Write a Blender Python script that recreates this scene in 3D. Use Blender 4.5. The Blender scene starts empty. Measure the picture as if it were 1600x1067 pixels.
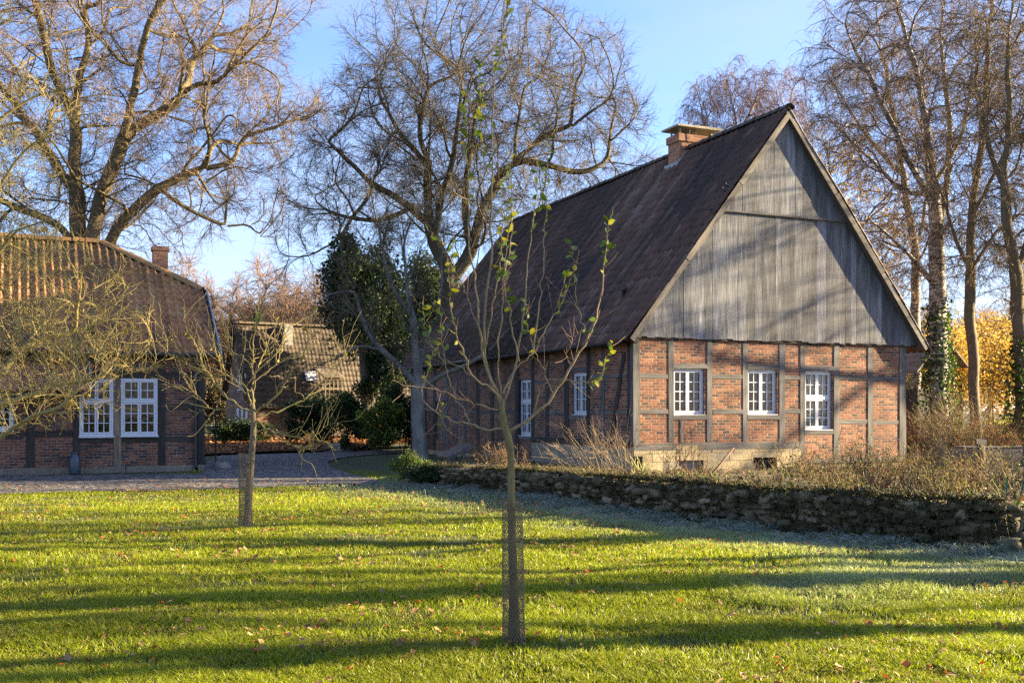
import bpy, math, random
import numpy as np
from mathutils import Vector, Matrix

# ------------------------------------------------------------------ camera, sky, sun, exposure
SC = bpy.context.scene
COL = SC.collection
EYE, F, HY = 1.65, 1654.0, 645.0           # eye height, focal length and horizon row of the 1600 px photograph
cam = bpy.data.cameras.new("camera"); camo = bpy.data.objects.new("camera", cam); COL.objects.link(camo)
camo.location = (0, 0, EYE); camo.rotation_euler = (math.radians(90), 0, 0)
cam.sensor_width = 36; cam.lens = F / 1600 * 36; cam.shift_y = (HY - 533.5) / 1600
cam.clip_start = 0.1; cam.clip_end = 6000
SC.camera = camo

SUN_EL, SUN_AZ = math.radians(15.0), math.radians(81.0)
w = bpy.data.worlds.new("World"); SC.world = w; w.use_nodes = True
nt = w.node_tree; bg = nt.nodes["Background"]
sky = nt.nodes.new("ShaderNodeTexSky"); sky.sky_type = 'NISHITA'; sky.sun_disc = False
sky.sun_elevation = SUN_EL; sky.sun_rotation = SUN_AZ
sky.air_density = 1.0; sky.dust_density = 0.5; sky.ozone_density = 5.0
tint = nt.nodes.new("ShaderNodeMix"); tint.data_type = 'RGBA'; tint.blend_type = 'MULTIPLY'; tint.inputs[0].default_value = 1
nt.links.new(sky.outputs[0], tint.inputs[6]); tint.inputs[7].default_value = (1.16, .97, 1.04, 1)
tc = nt.nodes.new("ShaderNodeTexCoord"); mp = nt.nodes.new("ShaderNodeMapping"); mp.inputs["Scale"].default_value = (1.3, 1.3, 4.5)
cn = nt.nodes.new("ShaderNodeTexNoise"); cn.inputs["Scale"].default_value = 1.5; cn.inputs["Detail"].default_value = 5; cn.inputs["Roughness"].default_value = .5
nt.links.new(tc.outputs["Generated"], mp.inputs[0]); nt.links.new(mp.outputs[0], cn.inputs["Vector"])
cr = nt.nodes.new("ShaderNodeMapRange"); cr.inputs[1].default_value = .40; cr.inputs[2].default_value = .72; cr.inputs[3].default_value = 0.04; cr.inputs[4].default_value = .55
nt.links.new(cn.outputs["Fac"], cr.inputs[0])
cm = nt.nodes.new("ShaderNodeMix"); cm.data_type = 'RGBA'; nt.links.new(cr.outputs[0], cm.inputs[0]); nt.links.new(tint.outputs[2], cm.inputs[6]); cm.inputs[7].default_value = (1.9, 2.0, 2.25, 1)
nt.links.new(cm.outputs[2], bg.inputs[0]); bg.inputs[1].default_value = 0.064
sl = bpy.data.lights.new("sun", 'SUN'); sl.energy = 5.0; sl.angle = math.radians(0.55); sl.color = (1.0, 0.79, 0.47)
so = bpy.data.objects.new("sun", sl); COL.objects.link(so); so.location = (60, 10, 40)
SUND = Vector((math.cos(SUN_EL) * math.sin(SUN_AZ), math.cos(SUN_EL) * math.cos(SUN_AZ), math.sin(SUN_EL)))
so.rotation_euler = (-SUND).to_track_quat('-Z', 'Y').to_euler()
SC.view_settings.view_transform = 'Standard'; SC.view_settings.look = 'None'
SC.view_settings.exposure = 2.85; SC.view_settings.gamma = 1.0
SC.cycles.max_bounces = 6; SC.cycles.diffuse_bounces = 3; SC.cycles.transparent_max_bounces = 12
SC.cycles.use_denoising = False

R = np.random.default_rng(7)
random.seed(7)
A = np.array

def P(px, py, Y):                          # a point of the photograph at depth Y
    return A([(px - 800) / F * Y, Y, EYE - (py - HY) / F * Y])
def G(px, py, z=0.0):                      # where that point meets the height z
    Y = (EYE - z) * F / (py - HY)
    return A([(px - 800) / F * Y, Y, z])

# ------------------------------------------------------------------ noise
def vnoise(x, y, seed=0):
    x = np.asarray(x, float); y = np.asarray(y, float)
    xi = np.floor(x).astype(np.int64); yi = np.floor(y).astype(np.int64)
    fx = x - xi; fy = y - yi
    fx = fx * fx * (3 - 2 * fx); fy = fy * fy * (3 - 2 * fy)
    def h(a, b):
        n = (a * 374761393 + b * 668265263 + seed * 1274126177) & 0x7fffffff
        n = ((n ^ (n >> 13)) * 1274126177) & 0x7fffffff
        return ((n ^ (n >> 16)) & 0xffff) / 65535.0
    return (h(xi, yi) * (1 - fx) + h(xi + 1, yi) * fx) * (1 - fy) + (h(xi, yi + 1) * (1 - fx) + h(xi + 1, yi + 1) * fx) * fy
def fbm(x, y, seed=0, o=3):
    s = 0; a = .5; t = 0
    for i in range(o):
        s = s + a * vnoise(np.asarray(x) * 2 ** i, np.asarray(y) * 2 ** i, seed + i); t += a; a *= .5
    return s / t
def nz(v): return v / np.maximum(np.linalg.norm(v, axis=-1, keepdims=True), 1e-9)
def inpoly(x, y, poly):
    poly = A(poly); c = np.zeros(np.shape(x), bool); j = len(poly) - 1
    for i in range(len(poly)):
        xi, yi = poly[i][:2]; xj, yj = poly[j][:2]
        m = ((yi > y) != (yj > y)) & (x < (xj - xi) * (y - yi) / ((yj - yi) + 1e-12) + xi)
        c ^= m; j = i
    return c

# ------------------------------------------------------------------ mesh builder
class MB:
    def __init__(s, smooth=False): s.v = []; s.c = []; s.u = []; s.q = []; s.t = []; s.n = 0; s.smooth = smooth
    def add(s, v, q=None, t=None, col=None, uv=None):
        v = np.asarray(v, float).reshape(-1, 3); n = len(v)
        s.v.append(v)
        if col is None: col = (.5, .5, .5)
        col = np.asarray(col, float)
        if col.ndim == 1: col = np.tile(col[:3], (n, 1))
        s.c.append(col.reshape(-1, 3)[:, :3])
        s.u.append(np.zeros((n, 3)) if uv is None else np.asarray(uv, float).reshape(-1, 3))
        if q is not None and len(q): s.q.append(np.asarray(q, np.int64).reshape(-1, 4) + s.n)
        if t is not None and len(t): s.t.append(np.asarray(t, np.int64).reshape(-1, 3) + s.n)
        s.n += n
    def join(s, o):
        if o.n == 0: return
        q = np.concatenate(o.q) if o.q else None; t = np.concatenate(o.t) if o.t else None
        s.add(np.concatenate(o.v), q, t, np.concatenate(o.c), np.concatenate(o.u))
    def build(s, name, m, parent=None, label=None, off=None):
        v = np.concatenate(s.v) if s.v else np.zeros((0, 3))
        o0 = np.zeros(3); p = parent
        while p is not None: o0 = o0 + A(p.location); p = p.parent
        v = v - o0
        if off is not None: v = v - A(off)
        q = np.concatenate(s.q) if s.q else np.zeros((0, 4), np.int64)
        t = np.concatenate(s.t) if s.t else np.zeros((0, 3), np.int64)
        me = bpy.data.meshes.new(name)
        me.vertices.add(len(v)); me.vertices.foreach_set("co", v.astype(np.float32).ravel())
        me.loops.add(len(q) * 4 + len(t) * 3)
        me.loops.foreach_set("vertex_index", np.concatenate([q.ravel(), t.ravel()]).astype(np.int32))
        me.polygons.add(len(q) + len(t))
        me.polygons.foreach_set("loop_start", np.concatenate([np.arange(len(q)) * 4, len(q) * 4 + np.arange(len(t)) * 3]).astype(np.int32))
        me.polygons.foreach_set("use_smooth", np.full(len(q) + len(t), s.smooth))
        a = me.attributes.new("col", 'FLOAT_COLOR', 'POINT')
        c = np.concatenate(s.c); c4 = np.ones((len(v), 4), np.float32); c4[:, :3] = c
        a.data.foreach_set("color", c4.ravel())
        a = me.attributes.new("uvm", 'FLOAT_VECTOR', 'POINT')
        a.data.foreach_set("vector", np.concatenate(s.u).astype(np.float32).ravel())
        me.update(calc_edges=True)
        if m is not None: me.materials.append(m)
        o = bpy.data.objects.new(name, me); COL.objects.link(o)
        if parent is not None: o.parent = parent
        if off is not None: o.location = off
        if label: o['label'] = label
        return o

def tag(o, label, cat, group=None, kind=None):
    o['label'] = label
    if cat: o['category'] = cat
    if group: o['group'] = group
    if kind: o['kind'] = kind
    return o
def thing(name, label, cat, loc=(0, 0, 0), group=None):
    o = bpy.data.objects.new(name, None); COL.objects.link(o); o.location = [float(x) for x in loc]
    o.empty_display_size = .2
    return tag(o, label, cat, group)
def dup(src, loc, rz=0, sc=1.0, label=None, group=None):
    c = src.copy(); COL.objects.link(c); c.location = [float(x) for x in loc]; c.rotation_euler = (0, 0, rz)
    c.scale = (sc, sc, sc) if np.isscalar(sc) else sc
    if label: c['label'] = label
    if group: c['group'] = group
    for ch in src.children:
        d = ch.copy(); COL.objects.link(d); d.parent = c
        for g in ch.children:
            e = g.copy(); COL.objects.link(e); e.parent = d
    return c
def struct(o): o['kind'] = 'structure'; return o

BQ = A([[0, 3, 2, 1], [4, 5, 6, 7], [0, 1, 5, 4], [1, 2, 6, 5], [2, 3, 7, 6], [3, 0, 4, 7]])
def box(mb, o, ax, ay, az, col=None, taper=1.0, jit=0.0, uvm=None):
    """box from corner o along three edge vectors"""
    o = A(o, float); ax = A(ax, float); ay = A(ay, float); az = A(az, float)
    v = np.array([o, o + ax, o + ax + ay, o + ay, o + az, o + ax + az, o + ax + ay + az, o + ay + az])
    if jit: v = v + R.normal(0, jit, v.shape)
    # 24 verts so uvs can run along the longest edge
    L = [np.linalg.norm(ax), np.linalg.norm(ay), np.linalg.norm(az)]
    loc = A([[0, 0, 0], [L[0], 0, 0], [L[0], L[1], 0], [0, L[1], 0], [0, 0, L[2]], [L[0], 0, L[2]], [L[0], L[1], L[2]], [0, L[1], L[2]]])
    k = int(np.argmax(L)); r = R.random(2) * 50
    vs = []; us = []; qs = []
    for i, f in enumerate(BQ):
        vs.append(v[f]); l = loc[f]
        oth = [d for d in range(3) if d != k]
        us.append(np.stack([l[:, oth[0]] + l[:, oth[1]] + r[0], l[:, k] + r[1], np.zeros(4)], 1)); qs.append(np.arange(4) + 4 * i)
    mb.add(np.concatenate(vs), A(qs), None, col, np.concatenate(us))

def tubes(mb, Pts, Rad, k=3, col=None, cap=False):
    """N polylines (N,p,3) swept with radii (N,p)"""
    Pts = np.asarray(Pts, float)
    if Pts.ndim == 2: Pts = Pts[None]
    N, p, _ = Pts.shape
    Rad = np.broadcast_to(np.asarray(Rad, float), (N, p))
    T = np.empty_like(Pts); T[:, 1:-1] = Pts[:, 2:] - Pts[:, :-2]; T[:, 0] = Pts[:, 1] - Pts[:, 0]; T[:, -1] = Pts[:, -1] - Pts[:, -2]
    T = nz(T); ref = A([.31, .52, .795])
    mean = nz(Pts[:, -1] - Pts[:, 0]); bad = np.abs(mean @ ref) > .9
    refs = np.where(bad[:, None], A([.9, -.3, .3]), ref)
    X = nz(np.cross(T, refs[:, None, :])); Yv = np.cross(T, X)
    a = np.arange(k) / k * 2 * np.pi
    ring = (X[:, :, None] * np.cos(a)[None, None, :, None] + Yv[:, :, None] * np.sin(a)[None, None, :, None]) * Rad[:, :, None, None] + Pts[:, :, None]
    idx = np.arange(N * p * k).reshape(N, p, k); nx = np.roll(idx, -1, 2)
    q = np.stack([idx[:, :-1], nx[:, :-1], nx[:, 1:], idx[:, 1:]], -1).reshape(-1, 4)
    if col is not None:
        col = np.asarray(col, float)
        if col.ndim == 2 and len(col) == N: col = np.repeat(col, p * k, 0)
    s = np.concatenate([np.zeros((N, 1)), np.cumsum(np.linalg.norm(np.diff(Pts, axis=1), axis=2), 1)], 1)
    uv = np.zeros((N, p, k, 3)); uv[..., 0] = (a * 1.0)[None, None] * np.maximum(Rad, .01)[:, :, None]; uv[..., 1] = s[:, :, None]
    t = None
    if cap:
        t = [(idx[n, -1, 0], idx[n, -1, j], idx[n, -1, j + 1]) for n in range(N) for j in range(1, k - 1)]
    mb.add(ring.reshape(-1, 3), q, t, col, uv.reshape(-1, 3))

def spline(pts, n):
    pts = A(pts, float); m = len(pts)
    p = np.concatenate([[2 * pts[0] - pts[1]], pts, [2 * pts[-1] - pts[-2]]])
    L = np.concatenate([[0], np.cumsum(np.linalg.norm(np.diff(pts, axis=0), axis=1))])
    tt = np.interp(np.linspace(0, L[-1], n), L, np.arange(m)); i = np.minimum(tt.astype(int), m - 2); f = (tt - i)[:, None]
    a, b, c, d = p[i], p[i + 1], p[i + 2], p[i + 3]
    return .5 * (2 * b + (c - a) * f + (2 * a - 5 * b + 4 * c - d) * f ** 2 + (3 * b - a - 3 * c + d) * f ** 3)

def leaves(mb, pts, size, col, up=None, asp=.55, fold=.25):
    """leaf shaped faces (two folded quads) at random orientation"""
    pts = np.asarray(pts, float); n = len(pts)
    d = nz(R.normal(size=(n, 3)) + (0 if up is None else np.asarray(up)))
    s = nz(np.cross(d, R.normal(size=(n, 3)))); nn = np.cross(d, s)
    L = (np.asarray(size) * R.uniform(.6, 1.25, n))[:, None]; W = L * asp * .5
    v = np.stack([pts, pts + d * L * .45 + s * W + nn * W * fold * 2, pts + d * L, pts + d * L * .45 - s * W + nn * W * fold * 2], 1)
    i = np.arange(n) * 4
    t = np.concatenate([np.stack([i, i + 1, i + 2], 1), np.stack([i, i + 2, i + 3], 1)])
    col = np.asarray(col, float); col = np.tile(col, (n, 1)) if col.ndim == 1 else col
    mb.add(v.reshape(-1, 3), None, t, np.repeat(col, 4, 0))

# ------------------------------------------------------------------ materials
def newmat(name):
    m = bpy.data.materials.new(name); m.use_nodes = True; n = m.node_tree
    b = n.nodes["Principled BSDF"]; return m, n, b
def N(n, t, **k):
    x = n.nodes.new(t)
    for a, b in k.items(): setattr(x, a, b)
    return x
def math_(n, op, a, b=None, c=None):
    x = N(n, "ShaderNodeMath", operation=op)
    for i, s in enumerate((a, b, c)):
        if s is None: continue
        if isinstance(s, (int, float)): x.inputs[i].default_value = s
        else: n.links.new(s, x.inputs[i])
    return x.outputs[0]
def mix_(n, f, a, b, blend='MIX'):
    x = N(n, "ShaderNodeMix", data_type='RGBA', blend_type=blend)
    for i, s in ((0, f), (6, a), (7, b)):
        if isinstance(s, (int, float)): x.inputs[i].default_value = s
        elif isinstance(s, tuple): x.inputs[i].default_value = (*s, 1)
        else: n.links.new(s, x.inputs[i])
    return x.outputs[2]
def noise_(n, vec, scale, detail=4, rough=.55):
    x = N(n, "ShaderNodeTexNoise"); x.inputs["Scale"].default_value = scale
    x.inputs["Detail"].default_value = detail; x.inputs["Roughness"].default_value = rough
    if vec is not None: n.links.new(vec, x.inputs["Vector"])
    return x.outputs["Fac"]
def ramp_(n, f, stops):
    x = N(n, "ShaderNodeValToRGB"); e = x.color_ramp.elements
    while len(e) < len(stops): e.new(.5)
    for i, (p, c) in enumerate(stops):
        e[i].position = p; e[i].color = (*c, 1) if len(c) == 3 else c
    n.links.new(f, x.inputs[0]); return x.outputs[0]
def g3(x): return (x, x, x)
def attr_(n, name, out="Vector"):
    x = N(n, "ShaderNodeAttribute", attribute_name=name); return x.outputs[out]
def scalev(n, v, s):
    x = N(n, "ShaderNodeVectorMath", operation='MULTIPLY'); n.links.new(v, x.inputs[0]); x.inputs[1].default_value = s; return x.outputs[0]
def bump_(n, b, h, dist=.02, st=1.0):
    x = N(n, "ShaderNodeBump"); x.inputs["Distance"].default_value = dist; x.inputs["Strength"].default_value = st
    n.links.new(h, x.inputs["Height"]); n.links.new(x.outputs[0], b.inputs["Normal"])
def objpos(n): return N(n, "ShaderNodeNewGeometry").outputs["Position"]

def brick_mat(name, bw=.235, bh=.0775, ramp=None, mortar=(.46, .35, .24), mw=.0125, stain=.5):
    m, n, b = newmat(name); uv = attr_(n, "uvm")
    wob = N(n, "ShaderNodeTexNoise"); wob.inputs["Scale"].default_value = 9; n.links.new(uv, wob.inputs["Vector"])
    wv = N(n, "ShaderNodeVectorMath", operation='MULTIPLY_ADD'); n.links.new(wob.outputs["Color"], wv.inputs[0])
    wv.inputs[1].default_value = (.012, .012, 0); n.links.new(uv, wv.inputs[2])
    sp = N(n, "ShaderNodeSeparateXYZ"); n.links.new(wv.outputs[0], sp.inputs[0])
    v = math_(n, 'DIVIDE', sp.outputs[1], bh); row = math_(n, 'FLOOR', v)
    rw = N(n, "ShaderNodeTexWhiteNoise", noise_dimensions='1D'); n.links.new(row, rw.inputs["W"])
    u = math_(n, 'ADD', math_(n, 'DIVIDE', sp.outputs[0], bw), math_(n, 'ADD', math_(n, 'MULTIPLY', math_(n, 'MODULO', row, 2.0), .5), math_(n, 'MULTIPLY', rw.outputs["Value"], .22)))
    cell = math_(n, 'FLOOR', u)
    du = math_(n, 'MULTIPLY', math_(n, 'SUBTRACT', .5, math_(n, 'ABSOLUTE', math_(n, 'SUBTRACT', math_(n, 'SUBTRACT', u, cell), .5))), bw)
    dv = math_(n, 'MULTIPLY', math_(n, 'SUBTRACT', .5, math_(n, 'ABSOLUTE', math_(n, 'SUBTRACT', math_(n, 'SUBTRACT', v, row), .5))), bh)
    d = math_(n, 'MINIMUM', du, dv)
    face = N(n, "ShaderNodeMapRange", interpolation_type='SMOOTHSTEP'); face.inputs[1].default_value = mw * .45; face.inputs[2].default_value = mw * .85; n.links.new(d, face.inputs[0])
    cb = N(n, "ShaderNodeCombineXYZ"); n.links.new(cell, cb.inputs[0]); n.links.new(row, cb.inputs[1])
    wn = N(n, "ShaderNodeTexWhiteNoise"); n.links.new(cb.outputs[0], wn.inputs["Vector"])
    c = ramp_(n, wn.outputs["Value"], ramp)
    n2 = noise_(n, uv, 60, 3); c = mix_(n, .55, c, ramp_(n, n2, [(.3, g3(.35)), (.7, g3(1.0))]), 'MULTIPLY')
    mo = mix_(n, noise_(n, uv, 14), mortar, tuple(x * .62 for x in mortar))
    c = mix_(n, face.outputs[0], mo, c)
    st = ramp_(n, noise_(n, uv, .9, 5, .65), [(.35, g3(1 - stain)), (.62, g3(1.0))]); c = mix_(n, 1.0, c, st, 'MULTIPLY')
    n.links.new(c, b.inputs["Base Color"]); b.inputs["Roughness"].default_value = .9
    h = math_(n, 'ADD', face.outputs[0], math_(n, 'MULTIPLY', n2, .35)); h = math_(n, 'ADD', h, math_(n, 'MULTIPLY', wn.outputs["Value"], .35)); bump_(n, b, h, .012, .9)
    return m
BR = [(0, (.075, .045, .042)), (.16, (.12, .06, .05)), (.3, (.20, .075, .045)), (.5, (.28, .095, .05)), (.7, (.34, .125, .062)), (.88, (.38, .17, .09)), (1, (.21, .08, .055))]
M = {}
M['brick'] = brick_mat("brick", ramp=BR)
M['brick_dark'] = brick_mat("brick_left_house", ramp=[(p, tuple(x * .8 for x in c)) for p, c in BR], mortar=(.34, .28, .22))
M['brick_red'] = brick_mat("chimney_brick", bw=.23, bh=.075, ramp=[(0, (.26, .10, .055)), (.4, (.42, .17, .085)), (1, (.5, .24, .12))], mortar=(.4, .31, .22), stain=.2)

def wood_mat(name, c0, c1, c2, along=1, bump=.004, knots=True):
    """weathered timber, grain along uvm.y, tinted by col"""
    m, n, b = newmat(name); uv = attr_(n, "uvm")
    g = noise_(n, scalev(n, uv, (38, 1.3, 1)), 1, 6, .65)
    g2 = noise_(n, scalev(n, uv, (5, .6, 1)), 1, 4, .6)
    c = ramp_(n, g, [(.28, c0), (.5, c1), (.75, c2)])
    c = mix_(n, .75, c, ramp_(n, g2, [(.32, g3(.3)), (.62, g3(1.15))]), 'MULTIPLY')
    at = attr_(n, "col", "Color"); c = mix_(n, 1.0, c, mix_(n, 1.0, at, (2, 2, 2), 'MULTIPLY'), 'MULTIPLY')
    h = g
    if knots:
        vo = N(n, "ShaderNodeTexVoronoi"); vo.inputs["Scale"].default_value = 1; n.links.new(scalev(n, uv, (5, 1.6, 1)), vo.inputs["Vector"])
        k = ramp_(n, vo.outputs["Distance"], [(.03, g3(.35)), (.07, g3(1))]); c = mix_(n, .8, c, k, 'MULTIPLY')
    n.links.new(c, b.inputs["Base Color"]); b.inputs["Roughness"].default_value = .82
    bump_(n, b, h, bump, .8); return m
M['boards'] = wood_mat("weathered_boards", (.026, .029, .036), (.105, .113, .134), (.27, .282, .315))
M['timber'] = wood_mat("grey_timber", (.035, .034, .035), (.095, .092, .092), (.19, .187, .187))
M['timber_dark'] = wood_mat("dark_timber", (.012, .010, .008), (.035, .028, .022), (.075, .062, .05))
M['verge'] = wood_mat("verge_board", (.08, .07, .06), (.2, .18, .16), (.3, .275, .24))
M['oldwood'] = wood_mat("old_planks", (.06, .045, .035), (.17, .13, .09), (.3, .24, .17))

def tile_mat(name, stops, moss=(.13, .12, .03), mossamt=.5, rough=.62):
    m, n, b = newmat(name); at = attr_(n, "col", "Color")
    sp = N(n, "ShaderNodeSeparateColor"); n.links.new(at, sp.inputs[0])
    c = ramp_(n, sp.outputs[0], stops); p = objpos(n)
    c = mix_(n, .6, c, ramp_(n, noise_(n, p, 22, 5, .7), [(.3, g3(.45)), (.7, g3(1.15))]), 'MULTIPLY')
    mm = N(n, "ShaderNodeMapRange"); n.links.new(math_(n, 'ADD', noise_(n, p, 3.2, 6, .72), math_(n, 'MULTIPLY', sp.outputs[1], .5)), mm.inputs[0]); mm.inputs[1].default_value = .66; mm.inputs[2].default_value = .86
    c = mix_(n, math_(n, 'MULTIPLY', mm.outputs[0], mossamt), c, moss)
    n.links.new(c, b.inputs["Base Color"]); b.inputs["Roughness"].default_value = rough
    bump_(n, b, noise_(n, p, 70, 4), .006, .7); return m
M['tile_dark'] = tile_mat("dark_pantile", [(0, (.010, .007, .006)), (.35, (.038, .019, .013)), (.7, (.10, .046, .028)), (1, (.17, .115, .09))], (.07, .065, .03), .35, .68)
M['tile_red'] = tile_mat("red_pantile", [(0, (.075, .035, .025)), (.4, (.22, .095, .045)), (.8, (.40, .175, .065)), (1, (.44, .24, .10))], (.30, .19, .035), .45)
M['tile_far'] = tile_mat("brown_roof_tile", [(0, (.06, .042, .03)), (.5, (.08, .056, .038)), (1, (.10, .072, .05))], (.15, .12, .05), .4)

def plain(name, c, rough=.5, metal=0, nscale=0, namt=.3, bump=0):
    m, n, b = newmat(name); b.inputs["Roughness"].default_value = rough; b.inputs["Metallic"].default_value = metal
    if nscale:
        p = objpos(n); f = noise_(n, p, nscale, 5, .6)
        cc = mix_(n, namt, c, ramp_(n, f, [(.3, tuple(x * .4 for x in c)), (.7, tuple(min(1, x * 1.25) for x in c))]))
        n.links.new(cc, b.inputs["Base Color"])
        if bump: bump_(n, b, f, bump, .8)
    else: b.inputs["Base Color"].default_value = (*c, 1)
    return m
M['white'] = plain("white_paint", (.52, .54, .59), .45, nscale=12, namt=.12)
M['lead'] = plain("lead_flashing", (.30, .33, .36), .5, .3, 8, .4)
M['black'] = plain("black_gutter", (.018, .018, .02), .4)
M['bluegrey'] = plain("blue_enamel", (.05, .075, .10), .35, .2, 9, .4)
M['green'] = plain("green_stake", (.01, .10, .05), .5)
M['rust'] = plain("rusty_iron", (.09, .045, .025), .8, .3, 30, .6)
M['wire'] = plain("galvanised_wire", (.15, .115, .075), .7, .15)
M['cap'] = plain("chimney_slab", (.36, .31, .22), .8, 0, 6, .4, .01)
M['bird'] = plain("black_feather", (.012, .012, .014), .5)
M['curtain'] = plain("pale_curtain", (.55, .57, .65), .9, 0, 3, .2)
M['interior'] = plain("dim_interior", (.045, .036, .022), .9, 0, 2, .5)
M['concrete'] = plain("grey_concrete", (.25, .24, .22), .9, 0, 5, .5, .01)
M['rock'] = plain("granite_boulder", (.27, .24, .2), .85, 0, 7, .6, .03)
def glass_mat():
    m, n, b = newmat("window_glass"); n.nodes.remove(b)
    out = n.nodes["Material Output"]; gl = N(n, "ShaderNodeBsdfGlossy"); gl.inputs["Roughness"].default_value = .03; gl.inputs["Color"].default_value = (.9, .92, .95, 1)
    tr = N(n, "ShaderNodeBsdfTransparent"); tr.inputs["Color"].default_value = (.55, .6, .55, 1)
    fr = N(n, "ShaderNodeLayerWeight"); fr.inputs[0].default_value = .12
    bp = N(n, "ShaderNodeBump"); bp.inputs["Distance"].default_value = .02; bp.inputs["Strength"].default_value = .12
    n.links.new(noise_(n, objpos(n), 3.0, 2), bp.inputs["Height"]); n.links.new(bp.outputs[0], gl.inputs["Normal"])
    mx = N(n, "ShaderNodeMixShader"); n.links.new(math_(n, 'ADD', math_(n, 'MULTIPLY', fr.outputs[1], .5), .035), mx.inputs[0]); n.links.new(tr.outputs[0], mx.inputs[1]); n.links.new(gl.outputs[0], mx.inputs[2])
    n.links.new(mx.outputs[0], out.inputs[0]); return m
M['glass'] = glass_mat()
def stone_mat(name, mul=1.0, moss=.5):
    m, n, b = newmat(name); p = objpos(n); at = attr_(n, "col", "Color")
    c = mix_(n, .7, at, ramp_(n, noise_(n, p, 16, 6, .7), [(.25, g3(.3)), (.7, g3(1.2))]), 'MULTIPLY')
    mf = N(n, "ShaderNodeMapRange"); n.links.new(noise_(n, p, 2.6, 5, .7), mf.inputs[0]); mf.inputs[1].default_value = .5; mf.inputs[2].default_value = .68
    c = mix_(n, math_(n, 'MULTIPLY', mf.outputs[0], moss), c, (.035, .04, .015))
    n.links.new(c, b.inputs["Base Color"]); b.inputs["Roughness"].default_value = .95; bump_(n, b, noise_(n, p, 30, 6, .7), .02, .8); return m
M['stone'] = stone_mat("mossy_field_stone", moss=.75)
M['ashlar'] = stone_mat("sandstone_block", moss=.18)
def leaf_mat(name, trans=.35, rough=.55):
    m, n, b = newmat(name); at = attr_(n, "col", "Color"); n.links.new(at, b.inputs["Base Color"]); b.inputs["Roughness"].default_value = rough
    b.inputs["Specular IOR Level"].default_value = .35
    tl = N(n, "ShaderNodeBsdfTranslucent"); n.links.new(mix_(n, 1.0, at, (1.3, 1.35, .8), 'MULTIPLY'), tl.inputs[0])
    mx = N(n, "ShaderNodeMixShader"); mx.inputs[0].default_value = trans
    n.links.new(b.outputs[0], mx.inputs[1]); n.links.new(tl.outputs[0], mx.inputs[2]); n.links.new(mx.outputs[0], n.nodes["Material Output"].inputs[0]); return m
M['leaf'] = leaf_mat("leaf"); M['grass'] = leaf_mat("grass_blade", .4, .45); M['dryleaf'] = leaf_mat("dry_leaf", .2, .8)
def bark_mat(name, scale=14, moss=(.10, .095, .03), mossamt=.55, bump=.02):
    m, n, b = newmat(name); at = attr_(n, "col", "Color"); p = objpos(n)
    c = mix_(n, .8, at, ramp_(n, noise_(n, scalev(n, p, (1, 1, .35)), scale, 6, .7), [(.3, g3(.3)), (.7, g3(1.3))]), 'MULTIPLY')
    mf = N(n, "ShaderNodeMapRange"); n.links.new(noise_(n, p, 1.7, 5, .7), mf.inputs[0]); mf.inputs[1].default_value = .42; mf.inputs[2].default_value = .66
    c = mix_(n, math_(n, 'MULTIPLY', mf.outputs[0], mossamt), c, moss)
    n.links.new(c, b.inputs["Base Color"]); b.inputs["Roughness"].default_value = .9; bump_(n, b, noise_(n, scalev(n, p, (1, 1, .3)), scale * 1.6, 5, .7), bump, .9); return m
M['bark'] = bark_mat("oak_bark"); M['bark_smooth'] = bark_mat("beech_bark", 5, (.16, .15, .11), .35, .006)
M['bark_apple'] = bark_mat("lichen_bark", 22, (.26, .22, .05), .75, .006)
M['bark_young'] = bark_mat("young_bark", 40, (.17, .15, .05), .4, .002)
def birch_mat():
    m, n, b = newmat("birch_bark"); p = objpos(n); at = attr_(n, "col", "Color")
    f = noise_(n, scalev(n, p, (1.5, 1.5, 5)), 2.2, 5, .7)
    c = mix_(n, ramp_(n, f, [(.44, g3(0)), (.54, g3(1))]), at, (.05, .042, .036))
    n.links.new(c, b.inputs["Base Color"]); b.inputs["Roughness"].default_value = .8; return m
M['birch'] = birch_mat()
M['twig'] = bark_mat("twig_bark", 3, (.12, .10, .04), .3, .0)
# ------------------------------------------------------------------ ground, path, bed
WP = [(640, 757, .40), (720, 764, .43), (800, 771, .46), (900, 785, .49), (1000, 800, .50), (1100, 813, .53), (1200, 825, .55), (1300, 836, .55), (1400, 846, .55), (1500, 853, .56), (1582, 859, .57)]
WALL = [G(a, b) for a, b, h in WP]; WALLH = [h for a, b, h in WP]
U = A([.9169, .3991, 0]); V = A([-.3991, .9169, 0]); NF = -V; NS = -U; Z = A([0, 0, 1.])
C0 = A([3.233, 28.0, 0]); HW, HL = 9.29, 19.0
cU = A([.9063, .4226, 0]); cV = A([-.4226, .9063, 0]); L0 = A([(319 - 800) / F * 30.5, 30.5, 0])

PATH = [G(*p) for p in [(-260, 778), (0, 774), (130, 769), (310, 766), (480, 760), (588, 756), (590, 750), (548, 741), (516, 730), (512, 722), (530, 716), (575, 711), (650, 707), (650, 702), (470, 708), (345, 712), (322, 722), (316, 741)]] + [L0 + cU * -6 - cV * .3, L0 + cU * -20 - cV * .3]
BEDBACK = [C0 + V * 12 + NS * .1, C0 + V * 8 + NS * .1, C0 + V * 5 + NS * .1, C0 + V * 2.5 + NS * .1, C0 + NS * .1 + NF * .1, C0 + U * 2 + NF * .1, C0 + U * 4.5 + NF * .1, C0 + U * 7 + NF * .1, C0 + U * 9.4 + NF * .1, C0 + U * 13 + V * 2, C0 + U * 16 + V * 2]
WALLX = WALL + [WALL[-1] + A([.9, .15, 0]), WALL[-1] + A([7, 1.0, 0])]; WALLHX = WALLH + [.56, .56]
BEDPOLY = WALLX + [C0 + U * 16 + V * 2] + [p for p in BEDBACK[::-1][1:]]
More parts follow.
